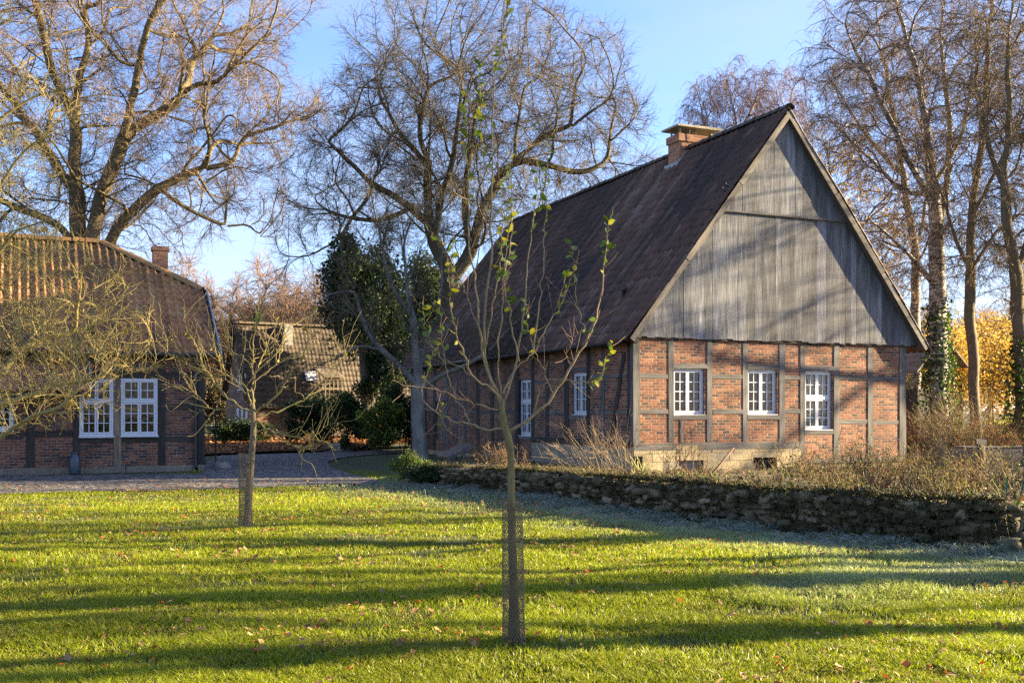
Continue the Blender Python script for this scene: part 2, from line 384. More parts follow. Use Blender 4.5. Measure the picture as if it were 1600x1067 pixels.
def und(x, y):
    return (fbm(x * .35, y * .35, 3) - .5) * .10 + (fbm(x * 1.4, y * 1.4, 9) - .5) * .05
def lawn_z(x, y):
    f = np.clip((24 - y) / 6, 0, 1); return und(x, y) * f

def ground_mat():
    m, n, b = newmat("turf"); p = objpos(n)
    f = noise_(n, p, 1.1, 6, .65); f2 = noise_(n, p, 45, 5, .7)
    c = ramp_(n, f, [(.3, (.05, .045, .02)), (.5, (.05, .075, .015)), (.75, (.075, .085, .022))])
    c = mix_(n, .8, c, ramp_(n, f2, [(.3, g3(.35)), (.7, g3(1.3))]), 'MULTIPLY')
    n.links.new(c, b.inputs["Base Color"]); b.inputs["Roughness"].default_value = 1; bump_(n, b, f2, .04, 1); return m
def soil_mat(name, stops, sc=8, b1=.05):
    m, n, b = newmat(name); p = objpos(n)
    f = noise_(n, p, sc, 6, .7); c = ramp_(n, f, stops)
    n.links.new(c, b.inputs["Base Color"]); b.inputs["Roughness"].default_value = 1; bump_(n, b, noise_(n, p, sc * 4, 5, .7), b1, 1); return m
def cobble_mat():
    m, n, b = newmat("cobble"); p = objpos(n)
    vo = N(n, "ShaderNodeTexVoronoi", feature='DISTANCE_TO_EDGE'); vo.inputs["Scale"].default_value = 5.2; n.links.new(p, vo.inputs["Vector"])
    v2 = N(n, "ShaderNodeTexVoronoi"); v2.inputs["Scale"].default_value = 5.2; n.links.new(p, v2.inputs["Vector"])
    sp = N(n, "ShaderNodeSeparateColor"); n.links.new(v2.outputs["Color"], sp.inputs[0])
    c = ramp_(n, sp.outputs[0], [(0, (.07, .065, .06)), (.5, (.14, .13, .12)), (1, (.25, .23, .21))])
    e = ramp_(n, vo.outputs["Distance"], [(.03, g3(0)), (.12, g3(1))])
    c = mix_(n, e, (.025, .022, .014), c); c = mix_(n, .5, c, ramp_(n, noise_(n, p, 1.2, 5, .7), [(.35, g3(.55)), (.65, g3(1.2))]), 'MULTIPLY')
    n.links.new(c, b.inputs["Base Color"]); b.inputs["Roughness"].default_value = .75; bump_(n, b, e, .07, 1); return m

def axis(lo, hi, fine_lo, fine_hi, st):
    a = list(np.arange(fine_lo, fine_hi + st, st)); x = fine_lo; d = st
    left = []
    while x > lo: d *= 1.6; x -= d; left.append(max(x, lo))
    x = a[-1]; d = st; right = []
    while x < hi: d *= 1.6; x += d; right.append(min(x, hi))
    return A(left[::-1] + a + right)
mb = MB(True)
gx = axis(-3000, 3000, -16, 16, .4); gy = axis(-200, 5000, 2, 30, .4)
X, Y = np.meshgrid(gx, gy); Zg = lawn_z(X, Y) - .012
idx = np.arange(X.size).reshape(X.shape)
mb.add(np.stack([X, Y, Zg], -1).reshape(-1, 3), np.stack([idx[:-1, :-1], idx[:-1, 1:], idx[1:, 1:], idx[1:, :-1]], -1).reshape(-1, 4))
struct(mb.build("ground", ground_mat()))

def sheet(name, poly, z, m, st=.35, hf=None):
    poly = A(poly)[:, :2]; lo = poly.min(0); hi = poly.max(0)
    xs = np.arange(lo[0], hi[0] + st, st); ys = np.arange(lo[1], hi[1] + st, st)
    me = bpy.data.meshes.new(name)
    import bmesh
    bm = bmesh.new(); vs = [bm.verts.new((p[0], p[1], 0)) for p in poly]; f = bm.faces.new(vs)
    bmesh.ops.triangulate(bm, faces=[f])
    for _ in range(5): bmesh.ops.subdivide_edges(bm, edges=[e for e in bm.edges if e.calc_length() > st * 2], cuts=1)
    bmesh.ops.triangulate(bm, faces=bm.faces[:])
    bm.normal_update()
    co = A([v.co for v in bm.verts]); zz = z + (hf(co[:, 0], co[:, 1]) if hf else 0 * co[:, 0])
    for v, h in zip(bm.verts, zz): v.co.z = h
    if sum(f.normal.z for f in bm.faces) < 0: bmesh.ops.reverse_faces(bm, faces=bm.faces[:])
    bm.to_mesh(me); bm.free()
    for p in me.polygons: p.use_smooth = True
    me.materials.append(m); o = bpy.data.objects.new(name, me); COL.objects.link(o); return struct(o)
sheet("path", PATH, .02, cobble_mat(), .6, lambda x, y: lawn_z(x, y))
# leaf covered bank behind the path
BANK = [G(300, 713), G(345, 711), G(470, 707), G(560, 704.5), G(660, 701), A([-3.0, 52, 0]), A([-22, 56, 0]), A([-22, 44, 0])]
M['litter'] = soil_mat("leaf_litter_soil", [(.3, (.04, .02, .012)), (.5, (.11, .05, .025)), (.7, (.2, .095, .04))], 14, .06)
sheet("leafy_bank", BANK, .03, M['litter'], .8, lambda x, y: np.clip((y - 42) * .03, 0, .35) + 0.08 * fbm(x * 2, y * 2, 4))
# raised bed behind the stone wall
M['soil'] = soil_mat("bed_soil", [(.3, (.03, .022, .014)), (.5, (.075, .06, .03)), (.68, (.12, .11, .045))], 5, .06)
mb = MB(True); nI, nJ = 60, 30
wl = spline(WALLX, nI); wh = np.interp(np.linspace(0, 1, nI), np.linspace(0, 1, len(WALLHX)), WALLHX); bb = spline(BEDBACK, nI)
v = []
for i in range(nI):
    d = nz(bb[i] - wl[i])
    for j in range(nJ):
        f = j / (nJ - 1); p = wl[i] + d * .1 + (bb[i] - wl[i] - d * .1) * f
        h = (wh[i] - .05) * (1 - f) ** .8 + .05 * f + (vnoise(p[0] * 2.2, p[1] * 2.2, 5) - .5) * .09 * min(1, 4 * f) * (1 - f) ** .3
        v.append((p[0], p[1], h))
idx = np.arange(nI * nJ).reshape(nI, nJ)
BEDV = A(v).reshape(nI, nJ, 3)
mb.add(v, np.stack([idx[:-1, :-1], idx[1:, :-1], idx[1:, 1:], idx[:-1, 1:]], -1).reshape(-1, 4))
struct(mb.build("garden_bed", M['soil']))
from mathutils import kdtree
_k = kdtree.KDTree(nI * nJ)
for i, p in enumerate(v): _k.insert((p[0], p[1], 0), i)
_k.balance()
def bed_z(x, y): return v_bed[_k.find((x, y, 0))[1]][2]
v_bed = v
# garden ground behind the bed on the right
sheet("garden_soil", [C0 + U * 9.6 + V * .5, C0 + U * 14 + V * 1.6, C0 + U * 22 + V * 2, A([34, 62, 0]), A([8, 70, 0]), C0 + U * 9.6 + V * 18], .01, M['litter'], 2.5)

# ------------------------------------------------------------------ dry stone wall
def stones(mb, path, hts, thick, lay, rng):
    base = []
    for i in range(4):
        for j in range(4):
            for k in range(4):
                if 0 < i < 3 and 0 < j < 3 and 0 < k < 3: continue
                base.append((i, j, k))
    ix = {p: n for n, p in enumerate(base)}; bq = []
    for a, b, c in ((0, 1, 2), (1, 2, 0), (2, 0, 1)):
        for s in (0, 3):
            for i in range(3):
                for j in range(3):
                    def key(i, j):
                        t = [0, 0, 0]; t[a] = s; t[b] = i; t[c] = j; return ix[tuple(t)]
                    f = [key(i, j), key(i + 1, j), key(i + 1, j + 1), key(i, j + 1)]; bq.append(f if s else f[::-1])
    bv = A(base) / 1.5 - 1; bv = bv * (1 - .12 * (np.abs(bv) ** 2).sum(1, keepdims=True) / 3 * 1.6)
    bq = A(bq)
    path = A(path); L = np.concatenate([[0], np.cumsum(np.linalg.norm(np.diff(path, axis=0), axis=1))])
    at = lambda s: A([np.interp(s, L, path[:, k]) for k in range(3)])
    s = 0; z = [0.0]
    ncol = lay
    for row in range(ncol):
        s = -rng.random() * .2
        while s < L[-1]:
            l = rng.uniform(.14, .42); c = at(np.clip(s + l / 2, 0, L[-1])); d = nz(at(min(s + l / 2 + .2, L[-1])) - at(max(s + l / 2 - .2, 0))); nrm = A([d[1], -d[0], 0])
            H = np.interp(np.clip(s + l / 2, 0, L[-1]), L, hts); hh = H / ncol
            zc = lawn_z(c[0], c[1]) + hh * (row + .5) + rng.normal(0, .012)
            th = thick * rng.uniform(.42, .56)
            vv = bv * A([l * .53, th, hh * rng.uniform(.5, .68)]); vv = vv + rng.normal(0, .016, vv.shape)
            a = rng.normal(0, .1); vv[:, [0, 2]] = vv[:, [0, 2]] @ A([[math.cos(a), -math.sin(a)], [math.sin(a), math.cos(a)]])
            off = rng.normal(0, .03)
            w_ = c + vv[:, :1] * d + (vv[:, 1:2] + off) * nrm; w_[:, 2] = zc + vv[:, 2]
            k = rng.random(); col = A([.12, .095, .055]) * rng.uniform(.45, 1.5) if k < .75 else A([.25, .21, .13]) * rng.uniform(.6, 1.1)
            mb.add(w_, bq, None, col); s += l * 1.0
mb = MB(True)
wpath = [p - nz(A([0, 0, 0]) + A([-.2, -1, 0])) * .18 for p in WALL]
stones(mb, wpath, WALLH, .42, 6, np.random.default_rng(3))
ret = [wpath[-1] + A([.05, .1, 0]), wpath[-1] + A([1.2, .3, 0]), wpath[-1] + A([7, 1.1, 0])]
stones(mb, ret, [.55, .54, .5], .42, 5, np.random.default_rng(4))
stone_wall = tag(mb.build("stone_wall", M['stone']), "low mossy dry stone wall curving in front of the garden bed", "stone wall")

# ------------------------------------------------------------------ building pieces
def rect_wall(mb, o, a, n, x0, x1, z0, z1, holes, dep=.14, off=0):
    """wall skin in the plane o + a*x + z with rectangular holes and their reveals"""
    xs = sorted({x0, x1, *[h[0] for h in holes], *[h[1] for h in holes]}); zs = sorted({z0, z1, *[h[2] for h in holes], *[h[3] for h in holes]})
    o = A(o)
    def quad(p, uv): mb.add(p, [[0, 1, 2, 3]], None, None, uv)
    for i in range(len(xs) - 1):
        for j in range(len(zs) - 1):
            xm = (xs[i] + xs[i + 1]) / 2; zm = (zs[j] + zs[j + 1]) / 2
            if any(h[0] < xm < h[1] and h[2] < zm < h[3] for h in holes): continue
            pts = [(xs[i], zs[j]), (xs[i + 1], zs[j]), (xs[i + 1], zs[j + 1]), (xs[i], zs[j + 1])]
            quad([o + a * x + Z * z for x, z in pts], [(x + off, z, 0) for x, z in pts])
    for h in holes:
        for (xa, za), (xb, zb) in (((h[0], h[2]), (h[1], h[2])), ((h[1], h[2]), (h[1], h[3])), ((h[1], h[3]), (h[0], h[3])), ((h[0], h[3]), (h[0], h[2]))):
            p = [o + a * xa + Z * za, o + a * xb + Z * zb]
            quad([p[0], p[1], p[1] - n * dep, p[0] - n * dep], [(xa, za, 0), (xb, zb, 0), (xb + .1, zb, 0), (xa + .1, za, 0)])

def window(par, o, a, n, x0, x1, z0, z1, cols=2, rows=4, transom=None, panes=2, mat='white', sill=True, back=None, dep=.10, label=None):
    """white casement window: frame with glazing bars; pane and sill as sub-parts"""
    o = A(o) - n * dep; mb = MB()
    def bar(xa, xb, za, zb, t=.05, pr=0.0):
        box(mb, o + a * xa + Z * za + n * (-.03 + pr), a * (xb - xa), n * t, Z * (zb - za))
    fw = .055; cw = .045
    bar(x0, x0 + fw, z0, z1); bar(x1 - fw, x1, z0, z1); bar(x0 + fw, x1 - fw, z0, z0 + fw); bar(x0 + fw, x1 - fw, z1 - fw, z1)
    zr = [(z0 + fw, z1 - fw)]
    if transom:
        zt = z0 + (z1 - z0) * transom; bar(x0 + fw, x1 - fw, zt - .035, zt + .035, .075); zr = [(z0 + fw, zt - .035), (zt + .035, z1 - fw)]
    W = (x1 - x0 - 2 * fw) / panes
    for (za, zb) in zr:
        rr = rows if not transom else max(1, round(rows * (zb - za) / (z1 - z0 - 2 * fw)))
        for p in range(panes):
            xa = x0 + fw + W * p + .004; xb = xa + W - .008
            bar(xa, xa + cw, za + .004, zb - .004, .06); bar(xb - cw, xb, za + .004, zb - .004, .06); bar(xa + cw, xb - cw, za + .004, za + cw + .004, .06); bar(xa + cw, xb - cw, zb - cw - .004, zb - .004, .06)
            for c in range(1, cols):
                xm = xa + cw + (xb - xa - 2 * cw) * c / cols; bar(xm - .011, xm + .011, za + cw, zb - cw, .03, .01)
            for r in range(1, rr):
                zm = za + cw + (zb - za - 2 * cw) * r / rr; bar(xa + cw, xb - cw, zm - .011, zm + .011, .031, .0075)
    f = mb.build("window", M[mat], par, label)
    g = MB(); g.add([o + a * (x0 + .03) + Z * (z0 + .03) - n * .012, o + a * (x1 - .03) + Z * (z0 + .03) - n * .012, o + a * (x1 - .03) + Z * (z1 - .03) - n * .012, o + a * (x0 + .03) + Z * (z1 - .03) - n * .012], [[0, 1, 2, 3]]); g.build("pane", M['glass'], f)
    if sill:
        s = MB(); box(s, o + a * (x0 - .02) + Z * (z0 - .045) - n * .02, a * (x1 - x0 + .04), n * .13, Z * .043); s.build("sill", M[mat], f)
    if back:
        c = MB(); k = 24; xx = np.linspace(x0 + .03, x1 - .03, k); dd = .2 + .02 * np.sin(np.arange(k) * 2.1)
        vv = np.concatenate([[o + a * x + Z * (z0 + .05) - n * d for x, d in zip(xx, dd)], [o + a * x + Z * (z1 - .04) - n * d for x, d in zip(xx, dd)]])
        i = np.arange(k - 1); c.add(vv, np.stack([i, i + 1, i + 1 + k, i + k], 1)); c.smooth = True; c.build("curtain", M[back], f)
    return f

def beam(par, name, o, a, n, x0, x1, z0, z1, mat='timber', pr=.018, lean=0.0, d=.16):
    mb = MB(); t = R.uniform(.38, .6)
    j = lambda: R.normal(0, .008)
    box(mb, A(o) + a * (x0 + j()) + Z * z0 + n * (pr - d + R.uniform(-.003, .003)), a * (x1 - x0 + j()), n * d, Z * (z1 - z0) + a * lean, (t, t * R.uniform(.96, 1.0), t * R.uniform(.92, 1.0)), jit=.003)
    return mb.build(name, M[mat], par)

def tile_roof(o, a, b, n, La, Lb, tw, tl, poly=None, mossy=0.0, seed=1, amp=.035, nc=7, lip=.030):
    """clay pantiles as curved, overlapping tiles; poly clips in (a,b) metres"""
    rng = np.random.default_rng(seed); mb = MB(True)
    na = int(La / tw) + 1; nb = int(Lb / tl) + 1
    ia, ib = np.meshgrid(np.arange(na), np.arange(nb)); ia = ia.ravel(); ib = ib.ravel()
    ca = (ia + .5) * tw; cb = (ib + .5) * tl
    ok = (ca < La + tw * .4) & (cb < Lb)
    if poly is not None: ok &= inpoly(ca, cb, poly)
    ia, ib = ia[ok], ib[ok]; m = len(ia)
    x = np.linspace(-.06, 1.06, nc); prof = amp * (np.exp(-((x - .22) / .17) ** 2) + np.exp(-((x - 1.22) / .17) ** 2) - .22 * np.sin(np.clip((x - .4) / .6, 0, 1) * math.pi))
    rows = [(-.14, .004), (-.14, lip), (1.0, .004)]
    jx = rng.normal(0, .006, m); jz = rng.normal(0, .004, m); rot = rng.normal(0, .012, m)
    sag = (vnoise(ia * tw * .4, ib * tl * .4, seed + 9) - .5) * .09
    v = np.zeros((m, 3, nc, 3))
    for r, (fb, lift) in enumerate(rows):
        aa = (ia * tw + jx)[:, None] + x[None] * tw; bb_ = (ib * tl)[:, None] + fb * tl + rot[:, None] * x[None] * tw
        hh = prof[None] * (1 if r else .8) + lift + jz[:, None] + sag[:, None] + (lip * .4 if r == 1 else 0)
        v[:, r] = A(o) + aa[..., None] * a + bb_[..., None] * b + hh[..., None] * n
    idx = np.arange(m * 3 * nc).reshape(m, 3, nc)
    q = np.stack([idx[:, :-1, :-1], idx[:, :-1, 1:], idx[:, 1:, 1:], idx[:, 1:, :-1]], -1).reshape(-1, 4)
    c = np.zeros((m, 3)); c[:, 0] = np.clip(.34 * rng.beta(1.6, 1.9, m) + .55 * rng.beta(1.2, 1.4, na)[ia] + (vnoise(ia * .12, ib * .12, seed) - .5) * .6 + .04 + .25 * (rng.random(m) < .05), 0, 1)  # column tint puts the ribs' light and shade into the colour
    c[:, 1] = mossy * (ib / max(nb, 1)) + rng.normal(0, .08, m); c[:, 2] = rng.random(m)
    mb.add(v.reshape(-1, 3), q, None, np.repeat(c, 3 * nc, 0))
    return mb
def ridge_tiles(mb, p, q, r=.13, tl=.36, col=(.4, .3, .5), seed=2):
    rng = np.random.default_rng(seed); p = A(p); q = A(q); L = np.linalg.norm(q - p); d = nz(q - p); s = nz(np.cross(d, Z)); up = np.cross(s, d)
    for k in range(int(L / tl)):
        a = np.linspace(0, math.pi, 7); o1 = p + d * (k * tl - .03); o2 = p + d * (k + 1) * tl
        rr = r * rng.uniform(.95, 1.05)
        r1 = [o1 + (s * math.cos(t) + up * math.sin(t) * .9) * rr * 1.08 - up * .02 for t in a]; r2 = [o2 + (s * math.cos(t) + up * math.sin(t) * .9) * rr * .95 - up * .02 for t in a]
        i = np.arange(6); c = np.clip(A(col) + rng.normal(0, .12, 3), 0, 1)
        mb.add(r1 + r2, np.concatenate([np.stack([i, i + 1, i + 8, i + 7], 1)]), None, c)

# ------------------------------------------------------------------ the large farmhouse
house = thing("farmhouse", "large half-timbered brick farmhouse with a grey boarded gable and steep dark tiled roof", "house", C0)
def ft(x, y):                                   # facade: photo px -> (t along facade, z)
    k = (x - 800) / F; t = (28 * k - C0[0]) / (U[0] - U[1] * k); return t, EYE - (y - HY) / F * (28 + U[1] * t)
def st_(x, y):                                  # side wall: photo px -> (s along side, z)
    k = (x - 800) / F; s = (C0[0] - 28 * k) / (V[1] * k - V[0]); return s, EYE - (y - HY) / F * (28 + V[1] * s)
EZ = 3.72; RZ = 10.15; TA = 4.80; SLO = (RZ - 3.64) / (TA + .31)
def fwin(x0, x1, y0, y1):
    xm = (x0 + x1) / 2; return ft(x0, 0)[0], ft(x1, 0)[0], ft(xm, y1)[1], ft(xm, y0)[1]
W1 = fwin(1051.5, 1101, 575.6, 647.5); W2 = fwin(1167.6, 1214.4, 577, 647); W3 = fwin(1257.2, 1300.5, 579.5, 671)
B1 = fwin(1060, 1098, 719, 737); B2 = fwin(1176, 1212, 714.5, 737)
def swin(x0, x1, y0, y1):
    xm = (x0 + x1) / 2; a = st_(x1, 0)[0]; b = st_(x0, 0)[0]; return a, b, st_(xm, y1)[1], st_(xm, y0)[1]
SA = swin(893.5, 916.6, 581.6, 647.5); SB = swin(810.6, 830, 592.6, 680); SD = swin(681, 697, 627, 688)
ZS = 1.0                                        # top of the stone plinth at the corner
T6 = ft(1250, 0)[0]; S7 = st_(832, 0)[0]
mb = MB()
rect_wall(mb, C0, U, NF, 0, HW, 0.0, EZ, [W1, W2, W3, (B1[0] - .0, B1[1], B1[2], B1[3]), (B2[0], B2[1], B2[2], B2[3])])
rect_wall(mb, C0, V, NS, 0, HL, 0.0, EZ, [SA, SB, SD], off=40)
rect_wall(mb, C0 + V * HL, U, V, 0, HW, 0, EZ, [], off=70); rect_wall(mb, C0 + U * HW, V, U, 0, HL, 0, EZ, [], off=90)
mb.build("wall", M['brick'], house)
# sandstone plinth blocks
mb = MB()
def ashlar(o, a, n, x0, x1, z0, z1, holes=(), rows=3):
    zs = np.linspace(z0, z1, rows + 1)
    for r in range(rows):
        x = x0
        while x < x1 - .02:
            l = min(R.uniform(.35, .85), x1 - x)
            if x1 - x - l < .15: l = x1 - x
            segs = [(x, x + l)]
            for h in holes:
                if zs[r] < h[3] - .02 and zs[r + 1] > h[2] + .02 and zs[r + 1] > h[3] + .03:
                    hx0, hx1 = max(x, h[0]), min(x + l, h[1])
                    if hx1 > hx0 + .02: box(mb, A(o) + a * (hx0 + .002) + Z * (h[3] + .003) - n * .1, a * (hx1 - hx0 - .004), n * .133, Z * (zs[r + 1] - h[3] - .006), A([.40, .32, .19]))
            for h in holes:
                if zs[r] < h[3] - .02 and zs[r + 1] > h[2] + .02:
                    ns = []
                    for s0, s1 in segs:
                        if s1 <= h[0] or s0 >= h[1]: ns.append((s0, s1)); continue
                        if s0 < h[0]: ns.append((s0, h[0]))
                        if s1 > h[1]: ns.append((h[1], s1))
                    segs = ns
            for s0, s1 in segs:
                if s1 - s0 < .03: continue
                c = A([.42, .335, .20]) * R.uniform(.8, 1.15) if R.random() < .8 else A([.30, .26, .19])
                box(mb, A(o) + a * (s0 + .004) + Z * (zs[r] + .003) - n * .1, a * (s1 - s0 - .008), n * (.1 + .035 + R.uniform(-.006, .006)), Z * (zs[r + 1] - zs[r] - .006), c, jit=.003)
            x += l
zsill = ft(1100, 692)[1]; zsb = ft(1100, 701)[1]
ashlar(C0, U, NF, -.03, T6, -.1, ft(1100, 695)[1], [B1, B2], 4)
ashlar(C0, U, NF, T6, HW + .03, -.1, .16, [], 1)
ashlar(C0, V, NS, -.03, S7, -.1, st_(900, 695)[1], [], 4)
ashlar(C0, V, NS, S7, HL, -.1, .15, [], 1)
mb.build("plinth", M['ashlar'], house)
for b in (B1, B2):
    mb = MB(); box(mb, C0 + U * (b[0] + .0) + Z * b[2] - NF * .16, U * (b[1] - b[0]), NF * .04, Z * (b[3] - b[2]), (.3, .3, .31)); mb.build("cellar_hatch", M['concrete'] if b is B1 else M['timber_dark'], house)
# floor and ceiling inside, seen only through the panes
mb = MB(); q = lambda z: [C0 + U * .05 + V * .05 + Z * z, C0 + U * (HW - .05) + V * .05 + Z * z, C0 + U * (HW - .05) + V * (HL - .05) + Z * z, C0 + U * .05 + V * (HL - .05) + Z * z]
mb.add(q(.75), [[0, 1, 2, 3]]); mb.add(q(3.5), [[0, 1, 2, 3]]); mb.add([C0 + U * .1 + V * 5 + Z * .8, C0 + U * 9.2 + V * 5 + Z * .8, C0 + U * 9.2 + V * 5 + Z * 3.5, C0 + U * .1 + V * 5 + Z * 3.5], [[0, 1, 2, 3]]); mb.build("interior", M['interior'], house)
# facade timbers
zt = EZ
def post(xa, xb, y1=692, y0=528, mat='timber', pr=.018): a, b = ft(xa, 0)[0], ft(xb, 0)[0]; beam(house, "post", C0, U, NF, a, b, ft((xa + xb) / 2, y1)[1], zt - .05, mat, pr)
def rail(xa, xb, y0, y1, mat='timber', pr=.012):
    a, b = ft(xa, 0)[0], ft(xb, 0)[0]; xm = (xa + xb) / 2; beam(house, "rail", C0, U, NF, a, b, ft(xm, y1)[1], ft(xm, y0)[1], mat, pr)
beam(house, "post", C0, U, NF, -.03, .16, zsill, zt - .05, 'timber', .03)
for xa, xb, y1 in ((1044, 1051.5, 690), (1105, 1113, 690), (1160, 1167.6, 690), (1217, 1225.5, 690), (1250, 1257.2, 718), (1303.3, 1311, 716), (1356, 1363.5, 714), (1405, 1414.5, 712)): post(xa, xb, y1)
a_, b_ = ft(1062.5, 0)[0], ft(1067, 0)[0]; beam(house, "stud", C0, U, NF, a_, b_, ft(1065, 691)[1], ft(1065, 655)[1], 'timber', .018)
for xa, xb, y0, y1 in ((996, 1044, 584, 591), (996, 1044, 639.5, 646.5), (1113, 1160, 585.5, 592), (1113, 1160, 639.5, 647), (1225.5, 1250, 586.5, 593), (1225.5, 1250, 639, 645.5), (1311, 1356, 587, 593.5), (1363.5, 1405, 588.5, 594.5), (1311, 1356, 655.5, 662), (1363.5, 1405, 657, 663)): rail(xa, xb, y0, y1)
for xa, xb, y0, y1 in ((1050.5, 1106, 568.5, 575.6), (1050.5, 1106, 648.5, 655.5), (1167, 1218, 570, 577), (1167, 1218, 648, 655.5), (1256.5, 1304, 572, 579.5), (1256.5, 1304, 672, 678)): rail(xa, xb, y0, y1, 'timber', .02)
beam(house, "sill_beam", C0, U, NF, -.05, T6 + .02, zsb - .02, zsill, 'timber', .045)
beam(house, "sill_beam", C0, U, NF, T6 + .13, HW + .03, ft(1330, 722)[1], ft(1330, 715)[1], 'timber', .045)
beam(house, "plate_beam", C0, U, NF, -.3, HW + .3, EZ - .09, EZ + .12, 'timber', .055)
for (h, cur, tr) in ((W1, None, None), (W2, None, None), (W3, 'curtain', .54)): window(house, C0, U, NF, *h, cols=2, rows=4 if tr is None else 5, transom=tr, back=cur)
# side timbers; the darker ones put this side's shade into their colour
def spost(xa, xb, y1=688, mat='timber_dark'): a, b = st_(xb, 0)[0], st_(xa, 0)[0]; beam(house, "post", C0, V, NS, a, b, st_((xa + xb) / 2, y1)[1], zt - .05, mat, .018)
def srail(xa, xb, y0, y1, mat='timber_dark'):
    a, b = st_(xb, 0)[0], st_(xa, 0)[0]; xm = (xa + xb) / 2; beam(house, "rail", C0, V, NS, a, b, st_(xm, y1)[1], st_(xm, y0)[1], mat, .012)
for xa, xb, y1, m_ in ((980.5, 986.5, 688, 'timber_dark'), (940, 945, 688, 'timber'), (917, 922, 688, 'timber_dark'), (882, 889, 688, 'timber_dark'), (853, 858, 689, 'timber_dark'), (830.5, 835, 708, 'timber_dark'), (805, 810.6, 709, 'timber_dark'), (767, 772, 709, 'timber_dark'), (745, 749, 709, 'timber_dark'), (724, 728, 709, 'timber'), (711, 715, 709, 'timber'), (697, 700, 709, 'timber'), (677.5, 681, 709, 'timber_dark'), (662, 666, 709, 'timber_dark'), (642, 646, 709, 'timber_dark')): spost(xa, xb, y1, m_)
for xa, xb, y0, y1 in ((945, 980, 585, 590.5), (922, 940, 585.5, 591), (945, 980, 641.5, 646.5), (922, 940, 642, 647), (858, 882, 642, 647.5), (835, 853, 595.5, 600), (889, 917, 648.5, 653.5), (889, 917, 574.5, 580.5), (810, 831, 681.5, 686), (772, 805, 640, 645), (749, 767, 600, 604), (749, 767, 642, 646), (728, 745, 642, 646), (681, 697, 620, 626), (666, 677, 640, 644)): srail(xa, xb, y0, y1, 'timber')
a_ = st_(976, 551); b_ = st_(957, 680); mb = MB(); w_ = .17
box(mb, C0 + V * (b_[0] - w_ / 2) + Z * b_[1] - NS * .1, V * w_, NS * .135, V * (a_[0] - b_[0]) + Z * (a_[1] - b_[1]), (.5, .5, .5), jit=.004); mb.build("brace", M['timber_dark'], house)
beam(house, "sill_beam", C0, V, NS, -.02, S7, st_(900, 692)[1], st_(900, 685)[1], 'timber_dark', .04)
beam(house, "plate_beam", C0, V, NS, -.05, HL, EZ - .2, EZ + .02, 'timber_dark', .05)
window(house, C0, V, NS, *SA, cols=2, rows=3); window(house, C0, V, NS, *SB, cols=2, rows=5, transom=.6)
mb = MB()
for i in range(6):
    wd = (SD[1] - SD[0]) / 6; box(mb, C0 + V * (SD[0] + i * wd + .003) + Z * SD[2] - NS * .1, V * (wd - .006), NS * (.05 + R.uniform(0, .006)), Z * (SD[3] - SD[2]), g3(R.uniform(.35, .55)))
d_ = mb.build("door", M['oldwood'], house); mb = MB(); box(mb, C0 + V * (SD[0] + .12) + Z * (SD[2] + .8) - NS * .045, V * .03, NS * .05, Z * .14); mb.build("handle", M['rust'], d_)
# gable boards: two storeys of vertical boarding, the upper one standing proud
def roof_z(t): return RZ - SLO * abs(t - TA)
GL = 7.22
def boards(t0, t1, zb, ztop, n0, seed):
    rng = np.random.default_rng(seed); mb = MB(); t = t0
    while t < t1:
        wd = rng.uniform(.17, .31); a = t + .0015; b = min(t + wd - .0015, t1); t += wd
        za, zc = min(ztop, roof_z(a) - .14), min(ztop, roof_z(b) - .14)
        if max(za, zc) < zb + .03: continue
        za = max(za, zb + .02); zc = max(zc, zb + .02)
        lo = zb + rng.normal(0, .012); d = n0 + rng.uniform(-.003, .003); dz = rng.normal(0, .0015)
        s = rng.uniform(.28, .70); c = A([s, s * rng.uniform(.95, 1.0), s * rng.uniform(.88, 1.03)]); r = rng.random() * 30
        if a < TA < b: pts = [(a, lo), (b, lo), (b, zc), (TA, min(ztop, roof_z(TA) - .14)), (a, za)]
        else: pts = [(a, lo), (b, lo), (b, zc), (a, za)]
        front = [C0 + U * x + Z * z + NF * (d + (dz if i in (1, 2) else 0)) for i, (x, z) in enumerate(pts)]
        uv = [(x + r, z + r * 3, 0) for x, z in pts]
        if len(pts) == 5: mb.add(front, [[0, 1, 2, 4]], [[4, 2, 3]], c, uv)
        else: mb.add(front, [[0, 1, 2, 3]], None, c, uv)
        for i0, i1 in ((0, 1), (1, 2), (len(pts) - 1, 0)):
            f0, f1 = front[i0], front[i1]; mb.add([f0, f0 - NF * .03, f1 - NF * .03, f1], [[0, 1, 2, 3]], None, c * .9, [uv[i0], uv[i0], uv[i1], uv[i1]])
    return mb
mb = boards(-.12, 9.72, 3.66, GL + .05, .10, 5); mb.build("gable_boarding", M['boards'], house)
mb = boards(1.7, 7.9, GL - .03, 20, .155, 6); mb.build("gable_boarding", M['boards'], house)
mb = MB(); mb.add([C0 + U * -.3 + Z * 3.62 + NF * .06, C0 + U * 9.9 + Z * 3.62 + NF * .06, C0 + U * TA + Z * (RZ - .12) + NF * .06], None, [[0, 1, 2]]); mb.build("gable_backing", M['timber_dark'], house); mb = MB()
mb.add([C0 + V * HL + U * -.3 + Z * 3.6, C0 + V * HL + U * 9.9 + Z * 3.6, C0 + V * HL + U * TA + Z * (RZ - .1)], None, [[0, 1, 2]]); mb.build("gable_backing", M['timber_dark'], house)
mb = MB(); box(mb, C0 + U * 1.95 + Z * (GL - .06) + NF * .1, U * 5.7, NF * .065, Z * .05, (.4, .4, .4)); mb.build("gable_ledge", M['timber'], house)
